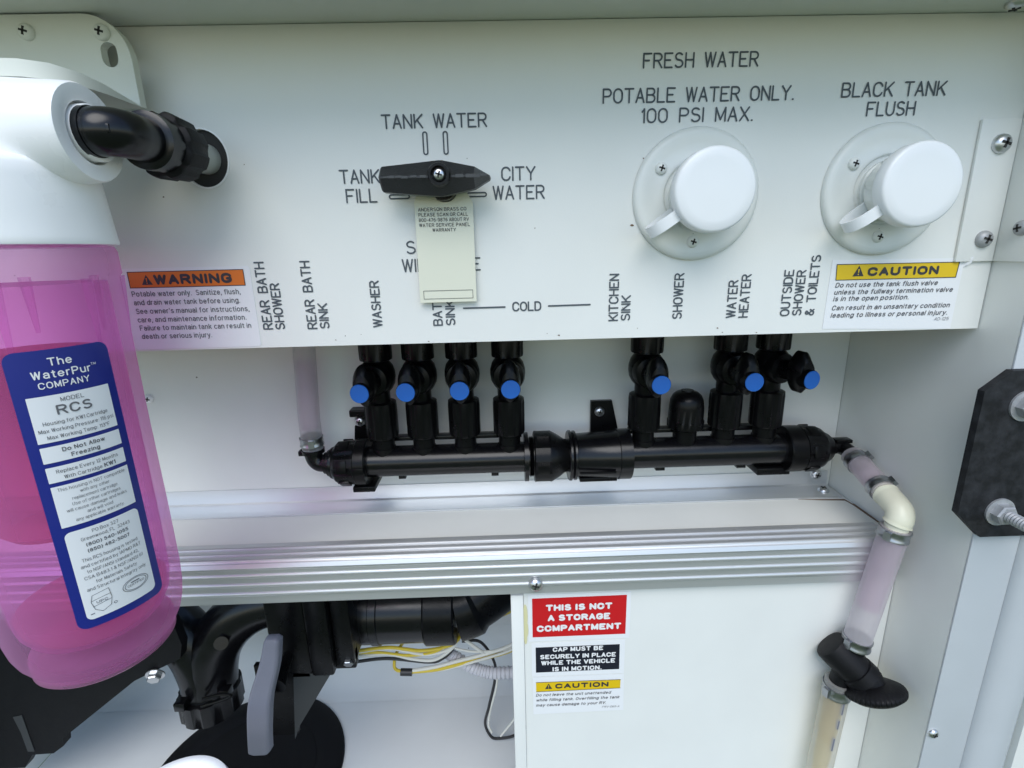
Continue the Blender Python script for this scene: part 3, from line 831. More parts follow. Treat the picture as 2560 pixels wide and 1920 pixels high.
# ================================================================== MANIFOLD
MY, MZ = .098, -.1955
mf = thing('manifold', 'glossy black water manifold tube lying across the back board', 'manifold', (0, MY, MZ))
def xl(prof, ribs=None, n=36): return MB().lathe([(r, x) for x, r in prof], (0, MY, MZ), (1, 0, 0), n, ribs)
pl = MB().cyl((-.1320, MY, MZ), (.0200, MY, MZ), .0148, n=36)
pl.box((-.1305, MY+.006, MZ+.0180), (.0170, MY+.016, MZ+.0218), .0004)
for x in (-.100, -.010):
    pl.box((x-.0035, MY-.004, MZ-.0176), (x+.0035, MY+.004, MZ-.0143), .0004)
obj('tube', pl, GLOSSB, mf)
pr_ = MB().cyl((.1190, MY, MZ), (.2740, MY, MZ), .0150, n=36)
pr_.box((.1230, MY+.006, MZ+.0180), (.2700, MY+.016, MZ+.0220), .0004)
for x in (.152, .232):
    pr_.box((x-.0045, MY-.004, MZ-.0178), (x+.0045, MY+.004, MZ-.0145), .0004)
obj('tube', pr_, GLOSSB, mf)
obj('tube_flange', xl([(.0187, .0138), (.0187, .0238), (.0226, .0238), (.0226, .0185), (.0238, .0185), (.0243, .0200), (.0250, .0185), (.0255, .0200), (.0262, .0185), (.0267, .0200), (.0276, .0185), (.0285, .0185)]), GLOSSB, mf)
obj('coupling_nut', xl([(.0282, .0215), (.0282, .0238), (.0290, .0250), (.0310, .0250), (.0420, .0250), (.0440, .0250), (.0520, .0205), (.0575, .0165), (.0618, .0158)], ribs=(6, .0022, .0310, .0420)), BLACK, mf, ang=30)
obj('check_valve', xl([(.0612, .0150), (.0612, .0236), (.0622, .0245), (.0640, .0245), (.0652, .0225), (.0664, .0240), (.0684, .0240), (.0692, .0215), (.0700, .0212), (.1000, .0230), (.1085, .0236), (.1090, .0246), (.1205, .0246), (.1212, .0150)]), GLOSSB, mf, ang=30)
obj('body_rib', MB().box((.070, MY-.0245, MZ-.0095), (.104, MY-.0215, MZ-.0080), .0003).box((.072, MY-.010, MZ-.0245), (.1085, MY+.010, MZ-.0205), .001), BLACK, mf)
# pipe straps with their wall tabs
for x0, x1, r, name in ((-.1423, -.1313, .0226, 'strap'), (.2715, .2878, .0226, 'strap')):
    s = xl([(x0, .0140), (x0, r-.0008), (x0+.0008, r), (x1-.0008, r), (x1, r-.0008), (x1, .0140)])
    s.box((x0, MY+.005, MZ-.012), (x1, YB-.0006, MZ+.012), .0006)
    if x0 < 0:
        s.box((x0, MY-.0235, MZ-.004), (x1, MY-.0195, MZ+.003), .0006)
        s.box((x0-.004, MY-.012, MZ-.0265), (x1+.006, MY+.020, MZ-.0210), .0008)
    else:
        s.box((x0-.026, MY-.010, MZ-.0235), (x0+.006, MY+.022, MZ-.0165), .0008)
    obj(name, s, BLACK, mf)
obj('end_nut', xl([(-.1424, .0215), (-.1440, .0215), (-.1600, .0205), (-.1618, .0185), (-.1640, .0160), (-.1640, .0140)], ribs=(8, .0015, -.1600, -.1440)), BLACK, mf, ang=30)
obj('end_nut', xl([(.2880, .0222), (.2895, .0222), (.3040, .0212), (.3080, .0195), (.3110, .0165), (.3160, .0140), (.3190, .0115), (.3190, .0070)], ribs=(8, .0015, .2895, .3040)), BLACK, mf, ang=30)
for x0, x1, r in ((-.1590, -.1455, .0208), (.2905, .3030, .0214)):
    for k in range(6):
        a = R(60*k+20)
        gm = MB().box((-.0048, -.0010, -.0060), (.0048, .0012, .0060), .0006)
        M4 = Matrix.Translation(((x0+x1)/2, MY, MZ)) @ Matrix.Rotation(a, 4, 'X') @ Matrix.Translation((0, 0, r)) @ Matrix.Rotation(R(90), 4, 'X')
        gm.v = [M4 @ v for v in gm.v]
        obj('grip_pad', gm, BLACK, mf)
e = xl([(-.1640, .0150), (-.1655, .0155), (-.1670, .0150), (-.1672, .0128), (-.1700, .0128), (-.1702, .0105), (-.1735, .0105), (-.1738, .0080)])
e.tube(smooth_path([(-.1730, MY, MZ), (-.1780, MY, MZ), (-.1818, MY, MZ+.0030), (-.1838, MY, MZ+.0085), (-.1838, MY, MZ+.016), (-.1838, MY, MZ+.030)], 5), .0082, 20)
e.cyl((-.1838, MY, MZ+.0115), (-.1838, MY, MZ+.0150), .0108)
e.box((-.1960, MY-.006, MZ+.0100), (-.1900, MY+.006, MZ+.0150), .0006)
obj('barbed_elbow', e, GLOSSB, mf)
e = MB().cyl((.3185, MY, MZ), (.3255, MY, MZ+.0005), .0065)
e.tube(smooth_path([(.3240, MY, MZ), (.3295, MY, MZ), (.3322, MY-.004, MZ-.0008), (.3330, MY-.012, MZ-.0020), (.3330, MY-.030, MZ-.006)], 5), .0070, 20)
e.box((.3235, MY-.005, MZ+.0050), (.3390, MY+.004, MZ+.0085), .0006)
obj('barbed_elbow', e, BLACK, mf)
# wall brackets
b = MB().prism([(.0887, -.1504), (.1101, -.1504), (.1180, -.1860), (.0887, -.1860)], YB-.0004, YB-.005, XZ)
o = obj('wall_bracket', b, BLACK, mf, smooth=False)
pan_screw((.0975, YB-.005, -.1614), (0, -1, 0), .0052, o)
b = MB().prism([(-.1520, -.1500), (-.1515, -.1560), (-.1400, -.1575), (-.1280, -.1575), (-.1280, -.1860), (-.1530, -.1860), (-.1520, -.1690), (-.1390, -.1690), (-.1390, -.1590), (-.1480, -.1585)][0:0] or [(-.1508, -.1690), (-.1280, -.1690), (-.1280, -.1880), (-.1530, -.1880)], YB-.0004, YB-.005, XZ)
b.box((-.1525, YB-.014, -.1570), (-.1290, YB-.0004, -.1500), .001)
b.box((-.1400, YB-.006, -.1700), (-.1290, YB-.0004, -.1560))
o = obj('wall_bracket', b, BLACK, mf, smooth=False)
pan_screw((-.1450, YB-.005, -.1640), (0, -1, 0), .0054, o)
# plain cap on the port marked SHOWER
sc = obj('port_plug', MB().lathe([(.0112, -.004), (.0112, .0130), (.0150, .0135), (.0170, .0150), (.0172, .0215), (.0164, .0222), (.0160, .0360), (.0152, .0420), (.0132, .0465), (.0100, .0492), (.0060, .0503), (.0058, .0512), (1e-6, .0514)], (.1750, MY, MZ+.0115), (0, 0, 1), ribs=(9, .0012, .0135, .0215)), BLACK, mf, ang=40)

# seven shut-off valves
VZ = MZ
def make_valve(x, turn, label):
    t = thing('shutoff_valve', label, 'valve', (x, MY, VZ), 'shut-off valves on the manifold')
    up_ = (0, 0, 1)
    o = (x, MY, VZ)
    obj('port_collar', MB().lathe([(.0118, .008), (.0112, .0150), (.0104, .0152), (.0104, .0260)], o, up_, 28), BLACK, t)
    obj('lower_nut', MB().lathe([(.0130, .0255), (.0142, .0262), (.0150, .0280), (.0150, .0560), (.0146, .0600), (.0120, .0612)], o, up_, ribs=(9, .0012, .0280, .0560)), BLACK, t, ang=30)
    b = MB().lathe([(.0100, .0605), (.0100, .0700), (.0128, .0730), (.0155, .0780), (.0164, .0840), (.0162, .0890), (.0145, .0950), (.0115, .0990), (.0102, .1010), (.0102, .1030)], o, up_, 32)
    b.lathe([(.0150, -.004), (.0150, .0120), (.0135, .0155), (.0090, .0165), (.0085, .0300)], (x, MY, VZ+.0842), (0, -1, 0), 28)
    obj('valve_body', b, BLACK, t, ang=45)
    obj('upper_nut', MB().lathe([(.0125, .1002), (.0145, .1010), (.0148, .1025), (.0148, .1290), (.0140, .1310)], o, up_, ribs=(9, .0010, .1025, .1290)), BLACK, t, ang=30)
    hy = MY-.0275
    leaf = []
    for i in range(28):
        a = 2*math.pi*i/28
        s, c = math.sin(a), math.cos(a)
        leaf.append((x+.0092*c*(1-.25*abs(s)**3), VZ+.0855+.0185*s))
    hm = MB()
    n = 28
    for k, (sc_, dy) in enumerate(((.90, 0), (1.0, -.0015), (1.0, -.0095), (.80, -.0145))):
        hm.v += [XZ(x+(u-x)*sc_, VZ+.0840+(v-VZ-.0840)*(sc_ if k < 3 else .62), hy+dy) for u, v in leaf]
    hm.f += [(k*n+i, k*n+(i+1) % n, k*n+n+(i+1) % n, k*n+n+i) for k in range(3) for i in range(n)]+[tuple(range(n)), tuple(range(3*n, 4*n))]
    hm.lathe([(.0084, .006), (.0084, .0190)], (x, hy, VZ+.0812), (0, -1, 0), 28)
    h = obj('handle', hm, BLACK, t, ang=40)
    obj('handle_cap', MB().lathe([(.0081, .0188), (.0081, .0196), (.0078, .0200), (1e-6, .0201)], (x, hy, VZ+.0812), (0, -1, 0), 32), BLUE, h)
    t.rotation_euler = (0, 0, R(turn))
    return t
v0 = make_valve(-.1155, -6, 'first blue-capped black shut-off valve, at the hose elbow end of the manifold')
for x, turn, label in ((-.0770, -6, 'second blue-capped black valve from the hose elbow end of the manifold'),
                       (-.0373, 1, 'third blue-capped black valve from the hose elbow end of the manifold'),
                       (.0050, 2, 'blue-capped black valve beside the bare gap, under the word COLD'),
                       (.1345, 0, 'blue-capped black valve under the words KITCHEN SINK, beside the capped port'),
                       (.2125, 2, 'blue-capped black valve under the words WATER HEATER'),
                       (.2525, 15, 'black valve with blue handle turned sideways toward the side wall')):
    v = copy_tree(v0)
    v.location = (x, MY, VZ)
    v.rotation_euler = (0, 0, R(turn))
    v['label'] = label

# ================================================================== HOSES
h1 = thing('riser_hose', 'milky vertical hose rising from the manifold elbow behind the panel', 'hose', (-.1838, MY, MZ+.017))
obj('tube', MB().tube([(-.1838, MY, MZ+.0155), (-.1835, MY, -.150), (-.1815, MY, -.115), (-.1795, MY, -.080), (-.1788, MY, -.055), (-.1787, MY, -.0305)], .0098, 24), HOSE, h1)
obj('liquid', MB().tube([(-.1838, MY, -.160), (-.1835, MY, -.150), (-.1815, MY, -.115), (-.1805, MY, -.095)], .0078, 20), LIQH, h1)
band_clamp((-.1838, MY, -.1722), (0, 0, 1), .0100, .0085, h1, (.3, -1, 0))

p_el = (.3285, .0150, -.2155)
h2 = thing('short_hose', 'short pink-tinged hose sloping down from the manifold end along the side wall', 'hose', (.333, .08, -.20))
a, b_ = Vector((.3330, .0835, -.1990)), Vector((.3290, .0330, -.2120))
obj('tube', MB().tube([a, a.lerp(b_, .5), b_], .0098, 24), HOSEP, h2)
obj('liquid', MB().tube([a.lerp(b_, .25), a.lerp(b_, .85)], .0076, 20), LIQH, h2)
dd = (b_-a).normalized()
band_clamp(a+dd*.010, dd, .0100, .0080, h2, (1, 0, 1))
band_clamp(b_-dd*.006, dd, .0100, .0080, h2, (1, 0, 1))
el = obj('pipe_elbow', MB().tube(smooth_path([b_-dd*.004, b_+dd*.003, b_+dd*.0032, (.3278, .0200, -.2150), (.3268, .0120, -.2175), (.3254, .0085, -.2225), (.3243, .0084, -.2275), (.32425, .0084, -.2278), (.3236, .0085, -.2350)], 5), [.0088]*9+[.0108]*2+[.0102]*19+[.0108]*2+[.0088]*9, 22), CREAM)
for q in (b_+dd*.0045,):
    pass
tag(el, 'cream plastic elbow joining the short hose to the long hose', 'pipe elbow')
h3 = thing('drain_hose', 'long pink-filled clear hose hanging down the right edge of the cover board', 'hose', (.317, .010, -.235))
c0, c1 = Vector((.3236, .0085, -.2315)), Vector((.3085, .0100, -.3490))
obj('tube', MB().tube([c0, c0.lerp(c1, .5), c1], .0108, 24), HOSEP, h3)
obj('liquid', MB().tube([c0.lerp(c1, .08), c0.lerp(c1, .66)], .0086, 20), LIQH, h3)
dd = (c1-c0).normalized()
band_clamp(c0+dd*.005, dd, .0110, .0085, h3, (-1, -.6, 0))
band_clamp(c1-dd*.004, dd, .0110, .0090, h3, (-1, -.4, 0))
dv = thing('drain_valve', 'black drain valve with broad oval knob between two hoses', 'valve', (.303, .010, -.365))
bax = Vector((.62, -.42, -.62)).normalized()
bc = Vector((.3030, .0090, -.3660))
m_ = MB().lathe([(.0118, -.0200), (.0142, -.0190), (.0148, -.0172), (.0148, .0060), (.0138, .0064), (.0138, .0090), (.0152, .0095), (.0154, .0185), (.0128, .0192), (.0124, .0240)], bc, bax, 28)
m_.cyl(c1+dd*.001, c1+dd*.016, .0088)
m_.cyl(bc, Vector((.2990, .010, -.3930)), .0085)
obj('valve_body', m_, MATTB, dv, ang=40)
kax = Vector((.16, -.42, -.89)).normalized()
kc = bc+bax*.0230+Vector((.0015, 0, .0050))
kn = MB().lathe([(.0090, -.004), (.0100, .0030), (.0180, .0050), (.0238, .0085), (.0245, .0105), (.0238, .0130), (.0190, .0165), (1e-6, .0175)], kc, kax, ribs=(40, .0006, .0085, .0130))
obj('knob', kn, MATTB, dv, ang=40)
h4 = thing('tail_hose', 'yellowed milky hose running down from the black drain valve', 'hose', (.298, .010, -.392))
t0, t1 = Vector((.2990, .0100, -.3880)), Vector((.2900, .0105, -.62))
obj('tube', MB().tube([t0, t0.lerp(t1, .5), t1], .0108, 24), HOSEY, h4)
for e_, r_ in ((.16, .0088), (.30, .0080), (.48, .0072), (.75, .0062)):
    obj('stain', MB().tube([t0.lerp(t1, .03), t0.lerp(t1, e_*.8), t0.lerp(t1, e_)], [r_, r_, r_*.5], 18), STAIN, h4)
obj('print_line', MB().tube([t0.lerp(t1, .03)+Vector((.001, -.0098, 0)), t0.lerp(t1, .12)+Vector((.001, -.0098, 0))], .0013, 6).tube([t0.lerp(t1, .15)+Vector((0, -.0098, 0)), t0.lerp(t1, .19)+Vector((0, -.0098, 0))], .0013, 6).tube([t0.lerp(t1, .24)+Vector((-.0005, -.0098, 0)), t0.lerp(t1, .30)+Vector((-.0005, -.0098, 0))], .0013, 6), GREYP, h4)
band_clamp(t0.lerp(t1, .04), t1-t0, .0110, .0100, h4, (-1, -.3, 0))

# ================================================================== STRUT BRACKET
pb = thing('strut_bracket', 'dusty black chamfered bracket plate bolted to the wall flange', 'bracket', (.36, -.034, -.15))
obj('plate', MB().prism([(.3270, -.1010), (.3437, -.0870), (.4020, -.0870), (.4180, -.1010), (.4180, -.1930), (.4020, -.2130), (.3479, -.2130), (.3273, -.1932)], -.0322, -.0375, XZ), DUSTB, pb, smooth=False)
hex_bolt((.3570, -.0375, -.1120), (0, -1, 0), .0080, pb, ZINC)
hex_bolt((.3575, -.0375, -.1924), (0, -1, 0), .0078, pb, ZINC, rod=.050)

# ================================================================== WATER FILTER
FX, FY, FR = -.264, -.075, .0475
wf = thing('water_filter', 'water filter with white head and pink see-through bowl', 'water filter', (FX, FY, -.25))
hd_ = MB().lathe([(.0508, .0078), (.0512, .0090), (.0508, .0120), (.0500, .0240), (.0490, .0400), (.0482, .0450), (.0462, .0482), (.0400, .0500), (.0360, .0530), (.0350, .0560), (.0350, .0680), (.0330, .0760), (.0270, .0820), (.0150, .0850), (1e-6, .0855)], (FX, FY, 0), (0, 0, 1), 56)
obj('head', hd_, PLASTW, wf, ang=45)
PZ = .0615
bo = MB().lathe([(.0262, .010), (.0250, .030), (.0232, .0580), (.0224, .0596), (.0160, .0600), (.0148, .0594), (.0146, .0540), (1e-6, .0540)], (FX, FY, PZ), (1, 0, 0), 44)
obj('port_boss', bo, PLASTW, wf, ang=40)
prof = [(.0480, .0070), (.0492, .0040), (.0492, -.0080), (.0478, -.0100), (.0475, -.0450), (.0470, -.0900), (.0470, -.1600), (.0466, -.2000), (.0458, -.2140), (.0445, -.2230), (.0424, -.2300), (.0398, -.2350), (.0376, -.2385), (.0370, -.2415), (.0355, -.2428), (.0250, -.2400), (1e-6, -.2380)]
bw = obj('bowl', MB().lathe(prof, (FX, FY, 0), (0, 0, 1), 72), PINK, wf, ang=40)
for k in range(8):
    rb = MB()
    a = R(-10+45*k)
    ca, sa = math.cos(a), math.sin(a)
    tn = Vector((-sa, ca, 0))
    rd = Vector((ca, sa, 0))
    c = Vector((FX, FY, 0))
    z0, z1 = -.0095, -.0440
    vs = [c+rd*.0476+tn*.0032+Vector((0, 0, z0)), c+rd*.0476-tn*.0032+Vector((0, 0, z0)), c+rd*.0500+tn*.0016+Vector((0, 0, z0)), c+rd*.0500-tn*.0016+Vector((0, 0, z0)),
          c+rd*.0474+tn*.0012+Vector((0, 0, z1)), c+rd*.0474-tn*.0012+Vector((0, 0, z1))]
    rb.add(vs, [(0, 2, 3, 1), (2, 4, 5, 3), (0, 4, 2), (1, 3, 5)])
    obj('bowl_rib', rb, PINK, bw, smooth=False)
obj('foot_ring', MB().lathe([(.0372, -.2330), (.0376, -.2345), (.0376, -.2430), (.0362, -.2445), (.0340, -.2435), (.0340, -.2400)], (FX, FY, 0), (0, 0, 1), 60), CLEARP, bw, ang=40)
obj('cartridge', MB().lathe([(1e-6, -.048), (.0300, -.049), (.0335, -.053), (.0335, -.148), (.0300, -.152), (1e-6, -.153)], (FX, FY, 0), (0, 0, 1), 40), CARTR, wf)
obj('liquid', MB().lathe([(1e-6, -.0120), (.0415, -.0120), (.0412, -.1600), (.0405, -.2020), (.0385, -.2130), (.0340, -.2215), (.0260, -.2265), (1e-6, -.2290)], (FX, FY, 0), (0, 0, 1), 56), LIQB, wf)
obj('sediment', MB().lathe([(1e-6, -.2040), (.0385, -.2045), (.0372, -.2120), (.0330, -.2195), (.0250, -.2245), (1e-6, -.2270)], (FX, FY, 0), (0, 0, 1), 48), LIQ, wf)
# wrapped label
def CY(u, v, d):     # u = arc length from the label's middle, v = height, d = out from the bowl
    a = R(-33.6)+u/FR
    r = FR+.0003+d
    return Vector((FX+r*math.cos(a), FY+r*math.sin(a), v))
def cyl_sheet(mb, poly_x, d, n=16):
    """poly_x: list of (z, x0, x1) rows"""
    vs, fs = [], []
    for z, x0, x1 in poly_x:
        vs += [CY(x0+(x1-x0)*i/n, z, d) for i in range(n+1)]
    for k in range(len(poly_x)-1):
        fs += [(k*(n+1)+i, k*(n+1)+i+1, (k+1)*(n+1)+i+1, (k+1)*(n+1)+i) for i in range(n)]
    mb.add(vs, fs)
def rrows(x0, z0, x1, z1, r, k=5):
    rows = []
    for i in range(k+1):
        a = R(90*i/k)
        rows.append((z1-r+r*math.cos(a), x0+r-r*math.sin(a), x1-r+r*math.sin(a)))
    for i in range(k+1):
        a = R(90*i/k)
        rows.append((z0+r-r*math.sin(a), x0+r-r*math.cos(a), x1-r+r*math.cos(a)))
    return rows
mb = MB()
cyl_sheet(mb, rrows(-.0220, -.2005, .0220, -.0428, .0050), .0003)
lab = obj('bowl_label', mb, LABELBLUE, wf)
lab['label'] = 'blue wrap label with white text boxes'
mb = MB()
for x0, z0, x1, z1, r in ((-.0173, -.0901, .0173, -.0659, .0003), (-.0173, -.1009, .0173, -.0923, .0003), (-.0173, -.1118, .0173, -.1033, .0003), (-.0173, -.1376, .0173, -.1140, .0003), (-.0173, -.1955, .0172, -.1408, .0030)):
    cyl_sheet(mb, rrows(x0, z0, x1, z1, r), .0006)
obj('text_box', mb, VINYLW, lab)['label'] = 'stack of white text boxes'
tw, tk = MB(), MB()
for s, z, c, w in (('The', -.0512, .0042, .0096), ('WaterPur', -.0573, .0042, .0240), ('COMPANY', -.0624, .0035, .0208)):
    put_type(tw, s, -.0012, z, c, CY, .0006, w, .95, align='C')
put_type(tw, 'TM', .0112, -.0542, .0013, CY, .0006, None, .8)
obj('lettering', tw, PRINTW, lab, smooth=False)
put_type(tk, 'MODEL', 0, -.0699, .0023, CY, .0009, .0096, .7, align='C')
put_type(tk, 'RCS', 0, -.0765, .0052, CY, .0009, .0146, 1.0, align='C')
for s, z, w in (('Housing for KW1 Cartridge', -.0811, .0272), ('Max Working Pressure: 116 psi', -.0848, .0318), ('Max Working Temp: 113\u00b0F', -.0885, .0266)):
    put_type(tk, s, 0, z, .0021, CY, .0009, w, .7, align='C')
for s, z, w in (('Do Not Allow', -.0960, .0182), ('Freezing', -.0996, .0122)):
    put_type(tk, s, 0, z, .0024, CY, .0009, w, 1.1, align='C')
put_type(tk, 'Replace Every 12 Months', 0, -.1070, .0021, CY, .0009, .0270, .7, align='C')
put_type(tk, 'With Cartridge', -.0030, -.1106, .0021, CY, .0009, .0160, .7, align='C')
put_type(tk, 'KW1', .0060, -.1106, .0024, CY, .0009, .0056, 1.2)
for i, (s, w) in enumerate((('This housing is NOT compatible', .0300), ('with any other', .0130), ('replacement cartridge.', .0205), ('Use of other cartridges', .0215), ('will cause damage and leaks', .0272), ('and will void', .0115), ('any applicable warranty.', .0220))):
    put_type(tk, s, 0, -.1170-i*.0031, .0019, CY, .0009, w, .6, align='C')
for s, z, w, bo_ in (('PO Box 327', -.1445, .0120, .65), ('Greenwood, FL  32443', -.1478, .0225, .65), ('(800) 540-1055', -.1515, .0195, 1.1), ('(850) 482-5007', -.1552, .0195, 1.1), ('This RCS housing is tested', -.1600, .0262, .65), ('and certified by IAPMO R&T', -.1636, .0285, .65),
                  ('to NSF/ANSI standard 42,', -.1672, .0245, .65), ('CSA B483.1 & NSF/ANSI 61', -.1708, .0280, .65), ('for Materials Safety', -.1744, .0195, .65), ('and Structural Integrity only', -.1780, .0285, .65)):
    put_type(tk, s, 0, z, .0021, CY, .0009, w, bo_, align='C')
def cstroke(pts, w=.00025):
    stroke(tk, pts, w, CY, .0009)
cstroke([(-.0130, -.1812), (-.0055, -.1800), (-.0050, -.1860), (-.0060, -.1905), (-.0100, -.1925), (-.0130, -.1900), (-.0140, -.1850), (-.0130, -.1812)])
cstroke([(-.0138, -.1845), (-.0051, -.1835)]); cstroke([(-.0136, -.1880), (-.0053, -.1868)])
put_type(tk, 'UPC', -.0118, -.1868, .0016, CY, .0009, .0050)
for s in (1.0, .84):
    p = [(.0072+.0068*s*math.cos(2*math.pi*i/24), -.1850+.0040*s*math.sin(2*math.pi*i/24)) for i in range(25)]
    cstroke(p, .0003)
put_type(tk, 'CERTIFIED', .0072, -.1857, .0013, CY, .0009, .0088, align='C')
cstroke([(.0050, -.1835), (.0090, -.1835)], .0006)
p = [(-.0040+.0007*math.cos(2*math.pi*i/10), -.1903+.0007*math.sin(2*math.pi*i/10)) for i in range(11)]
cstroke(p); cstroke([(-.0152, -.1922), (-.0138, -.1920)], .0005)
obj('lettering', tk, PRINTG, lab, smooth=False)['label'] = 'fine grey print in the white boxes'

# elbow from the head into the panel hole
ef = thing('filter_elbow', 'black elbow fitting linking the filter head to the panel hole', 'elbow', (-.20, FY, PZ))
obj('port_sleeve', MB().cyl((FX+.0545, FY, PZ), (FX+.0632, FY, PZ), .0134, n=30, bev=.0008), PLASTW, ef)
m_ = MB().tube(smooth_path([(-.2020, FY-.003, PZ), (-.1980, FY-.003, PZ), (-.1945, FY-.0028, PZ), (-.1908, FY, PZ), (-.1892, FY+.0045, PZ), (-.1890, FY+.008, PZ), (-.1890, -.0560, PZ)], 6), .0115, 26)
m_.cyl((-.2025, FY-.003, PZ), (-.1995, FY-.003, PZ), .0120, n=28)
m_.box((-.1905, FY-.0122, PZ-.0022), (-.1865, FY-.0085, PZ+.0018), .0005)
m_.lathe([(.0125, 0), (.0150, .0010), (.0150, .0120), (.0135, .0130)], (-.1890, -.0580, PZ), (0, 1, 0), 32)
obj('elbow_body', m_, GLOSSB, ef, ang=40)
obj('ribbed_nut', MB().lathe([(.0150, 0), (.0176, .0012), (.0182, .0030), (.0176, .0190), (.0156, .0210), (.0100, .0210)], (-.1890, -.0455, PZ), (0, 1, 0), ribs=(8, .0016, .0012, .0190)), MATTB, ef, ang=30)
obj('pipe', MB().cyl((-.1890, -.0250, PZ), (-.1890, .0190, PZ), .0094, n=28), PIPEG, ef)

# bracket the filter hangs from
fb_ = thing('filter_bracket', 'aged white mounting bracket with screw slots above the filter head', 'bracket', (-.30, -.03, .09))
PR = -.2105
outer = [(-.45, .0875), (PR-.0005, .0875)]
for i in range(9):
    a = R(90*i/8)
    outer.append((PR-.0005-.024+.024*math.cos(a), .1360-.024+.024*math.sin(a)))
outer += [(-.45, .1360)]
def slot(cx): return [(cx+.0046*math.cos(R(a)), .1130+.0046*math.sin(R(a))) for a in range(180, 361, 20)]+[(cx+.0046*math.cos(R(a)), .1175+.0040*math.sin(R(a))) for a in range(0, 181, 20)]
obj('back_plate', holed(outer, [slot(-.2232)], .0055, XZ, -.0200), AGED, fb_, smooth=False)
lip = [(-.45, -.0168, .0876), (PR, -.0168, .0876), (-.2112, -.0205, .0880), (-.2117, -.0300, .0896), (-.2123, -.0460, .0922), (-.2150, -.0600, .0940), (-.2210, -.0700, .0950), (-.2310, -.0760, .0952), (-.2450, -.0780, .0952), (-.45, -.0780, .0952)]
n = len(lip)
obj('hanger_lip', MB().add([(x, y, .0874) for x, y, z in lip]+[(x, y, z) for x, y, z in lip], [tuple(range(n)), tuple(range(n, 2*n))]+[(i, (i+1) % n, n+(i+1) % n, n+i) for i in range(n)]), AGED, fb_, ang=40)
pan_screw((-.2245, -.0200, .1262), (0, -1, 0), .0045, fb_, AGED)
pan_screw((-.2670, -.0200, .1270), (0, -1, 0), .0045, fb_, AGED)

# ================================================================== DRAIN PIPES BELOW THE SHELF
wy = thing('drain_wye', 'glossy black drain pipe Y-piece pointing down at the floor hole', 'drain pipe', (-.385, .175, -.56))
w_ = MB().tube(smooth_path([(-.385, .175, -.555), (-.387, .177, -.505), (-.398, .178, -.465), (-.425, .179, -.430), (-.470, .180, -.405), (-.550, .182, -.392)], 6), .0310, 32)
obj('branch_pipe', w_, GLOSSB, wy)
w_ = MB().tube(smooth_path([(-.384, .1752, -.553), (-.380, .177, -.505), (-.366, .178, -.465), (-.338, .180, -.432), (-.300, .182, -.412), (-.240, .184, -.405)], 6), .0308, 32)
w_.cyl((-.345, .160, -.444), (-.339, .144, -.4385), .0078, n=20)
obj('branch_pipe', w_, GLOSSB, wy)
oc = MB().lathe([(.0340, 0), (.0365, .0015), (.0365, .0300), (.0320, .0315)], (-.385, .1745, -.5600), (0, 0.02, 1), ribs=(10, .0018, .0015, .0300))
for a in (150, 250, 330):
    oc.box((-.385+.037*math.cos(R(a))-.006, .1745+.037*math.sin(R(a))-.006, -.525), (-.385+.037*math.cos(R(a))+.006, .1745+.037*math.sin(R(a))+.006, -.514), .001)
obj('outlet_collar', oc, GLOSSB, wy, ang=30)
obj('latch_loop', MB().tube(smooth_path([(-.372, .141, -.514), (-.350, .139, -.507), (-.336, .139, -.509), (-.350, .138, -.515), (-.374, .139, -.523)], 5), .0018, 8), BLACK, wy)
gv = thing('gate_valve', 'black gate valve with grey paddle handle in the drain line', 'valve', (-.26, .17, -.46))
g = MB().box((-.2760, .130, -.4800), (-.2320, .215, -.3300), .003)
g.box((-.2310, .126, -.4740), (-.2050, .225, -.3300), .003)
g.box((-.2040, .134, -.4680), (-.1830, .215, -.3300), .002)
g.box((-.2250, .138, -.4760), (-.1830, .150, -.4500), .002)
obj('valve_body', g, BLACK, gv)
obj('gate_plate', MB().prism([(-.2538, -.4714), (-.2109, -.4748), (-.2560, -.5480), (-.2647, -.5687)], .1300, .1330, XZ), GREYD, gv, smooth=False)
obj('gate_plate', MB().prism([(-.3050, -.4700), (-.2560, -.4700), (-.2660, -.5750), (-.3050, -.5750)], .142, .148, XZ), BLACK, gv, smooth=False)
for x in (-.2144, -.1905):
    hex_bolt((x, .138, -.4630), (0, -1, -.4), .0060, gv)
hb = [(-.2505, .0930, -.3920), (-.2570, .0910, -.4200), (-.2720, .0900, -.4625), (-.2795, .0905, -.5000), (-.2845, .0925, -.5320), (-.2852, .0930, -.5380)]
hm = MB()
sp_ = smooth_path(hb, 5)
wd = []
for p in sp_:
    f = (p.z+.392)/-.146
    w = .0080+.0040*math.sin(min(1, f*1.25)*math.pi*.62)
    wd.append([p+Vector((-w, -.006, 0)), p+Vector((w, -.006, 0)), p+Vector((w+.002, .006, 0)), p+Vector((-w, .006, 0))])
def ring_(src, dz, k):
    c = sum(src, Vector())/4
    return [c+(q-c)*k+Vector((0, 0, dz)) for q in src]
wd = [ring_(wd[0], .0042, .45), ring_(wd[0], .0034, .78)]+wd+[ring_(wd[-1], -.0034, .78), ring_(wd[-1], -.0042, .45)]
hm.v = [q for r_ in wd for q in r_]
hm.f = [(i*4+k, i*4+(k+1) % 4, i*4+4+(k+1) % 4, i*4+4+k) for i in range(len(wd)-1) for k in range(4)]+[(0, 1, 2, 3), tuple(len(wd)*4-4+k for k in range(4))]
hn = obj('paddle_handle', hm, GREYP, gv, ang=30)
md = hn.modifiers.new('bevel', 'BEVEL')
md.use_clamp_overlap = True
md.width, md.segments, md.limit_method, md.angle_limit = .0030, 3, 'ANGLE', R(50)
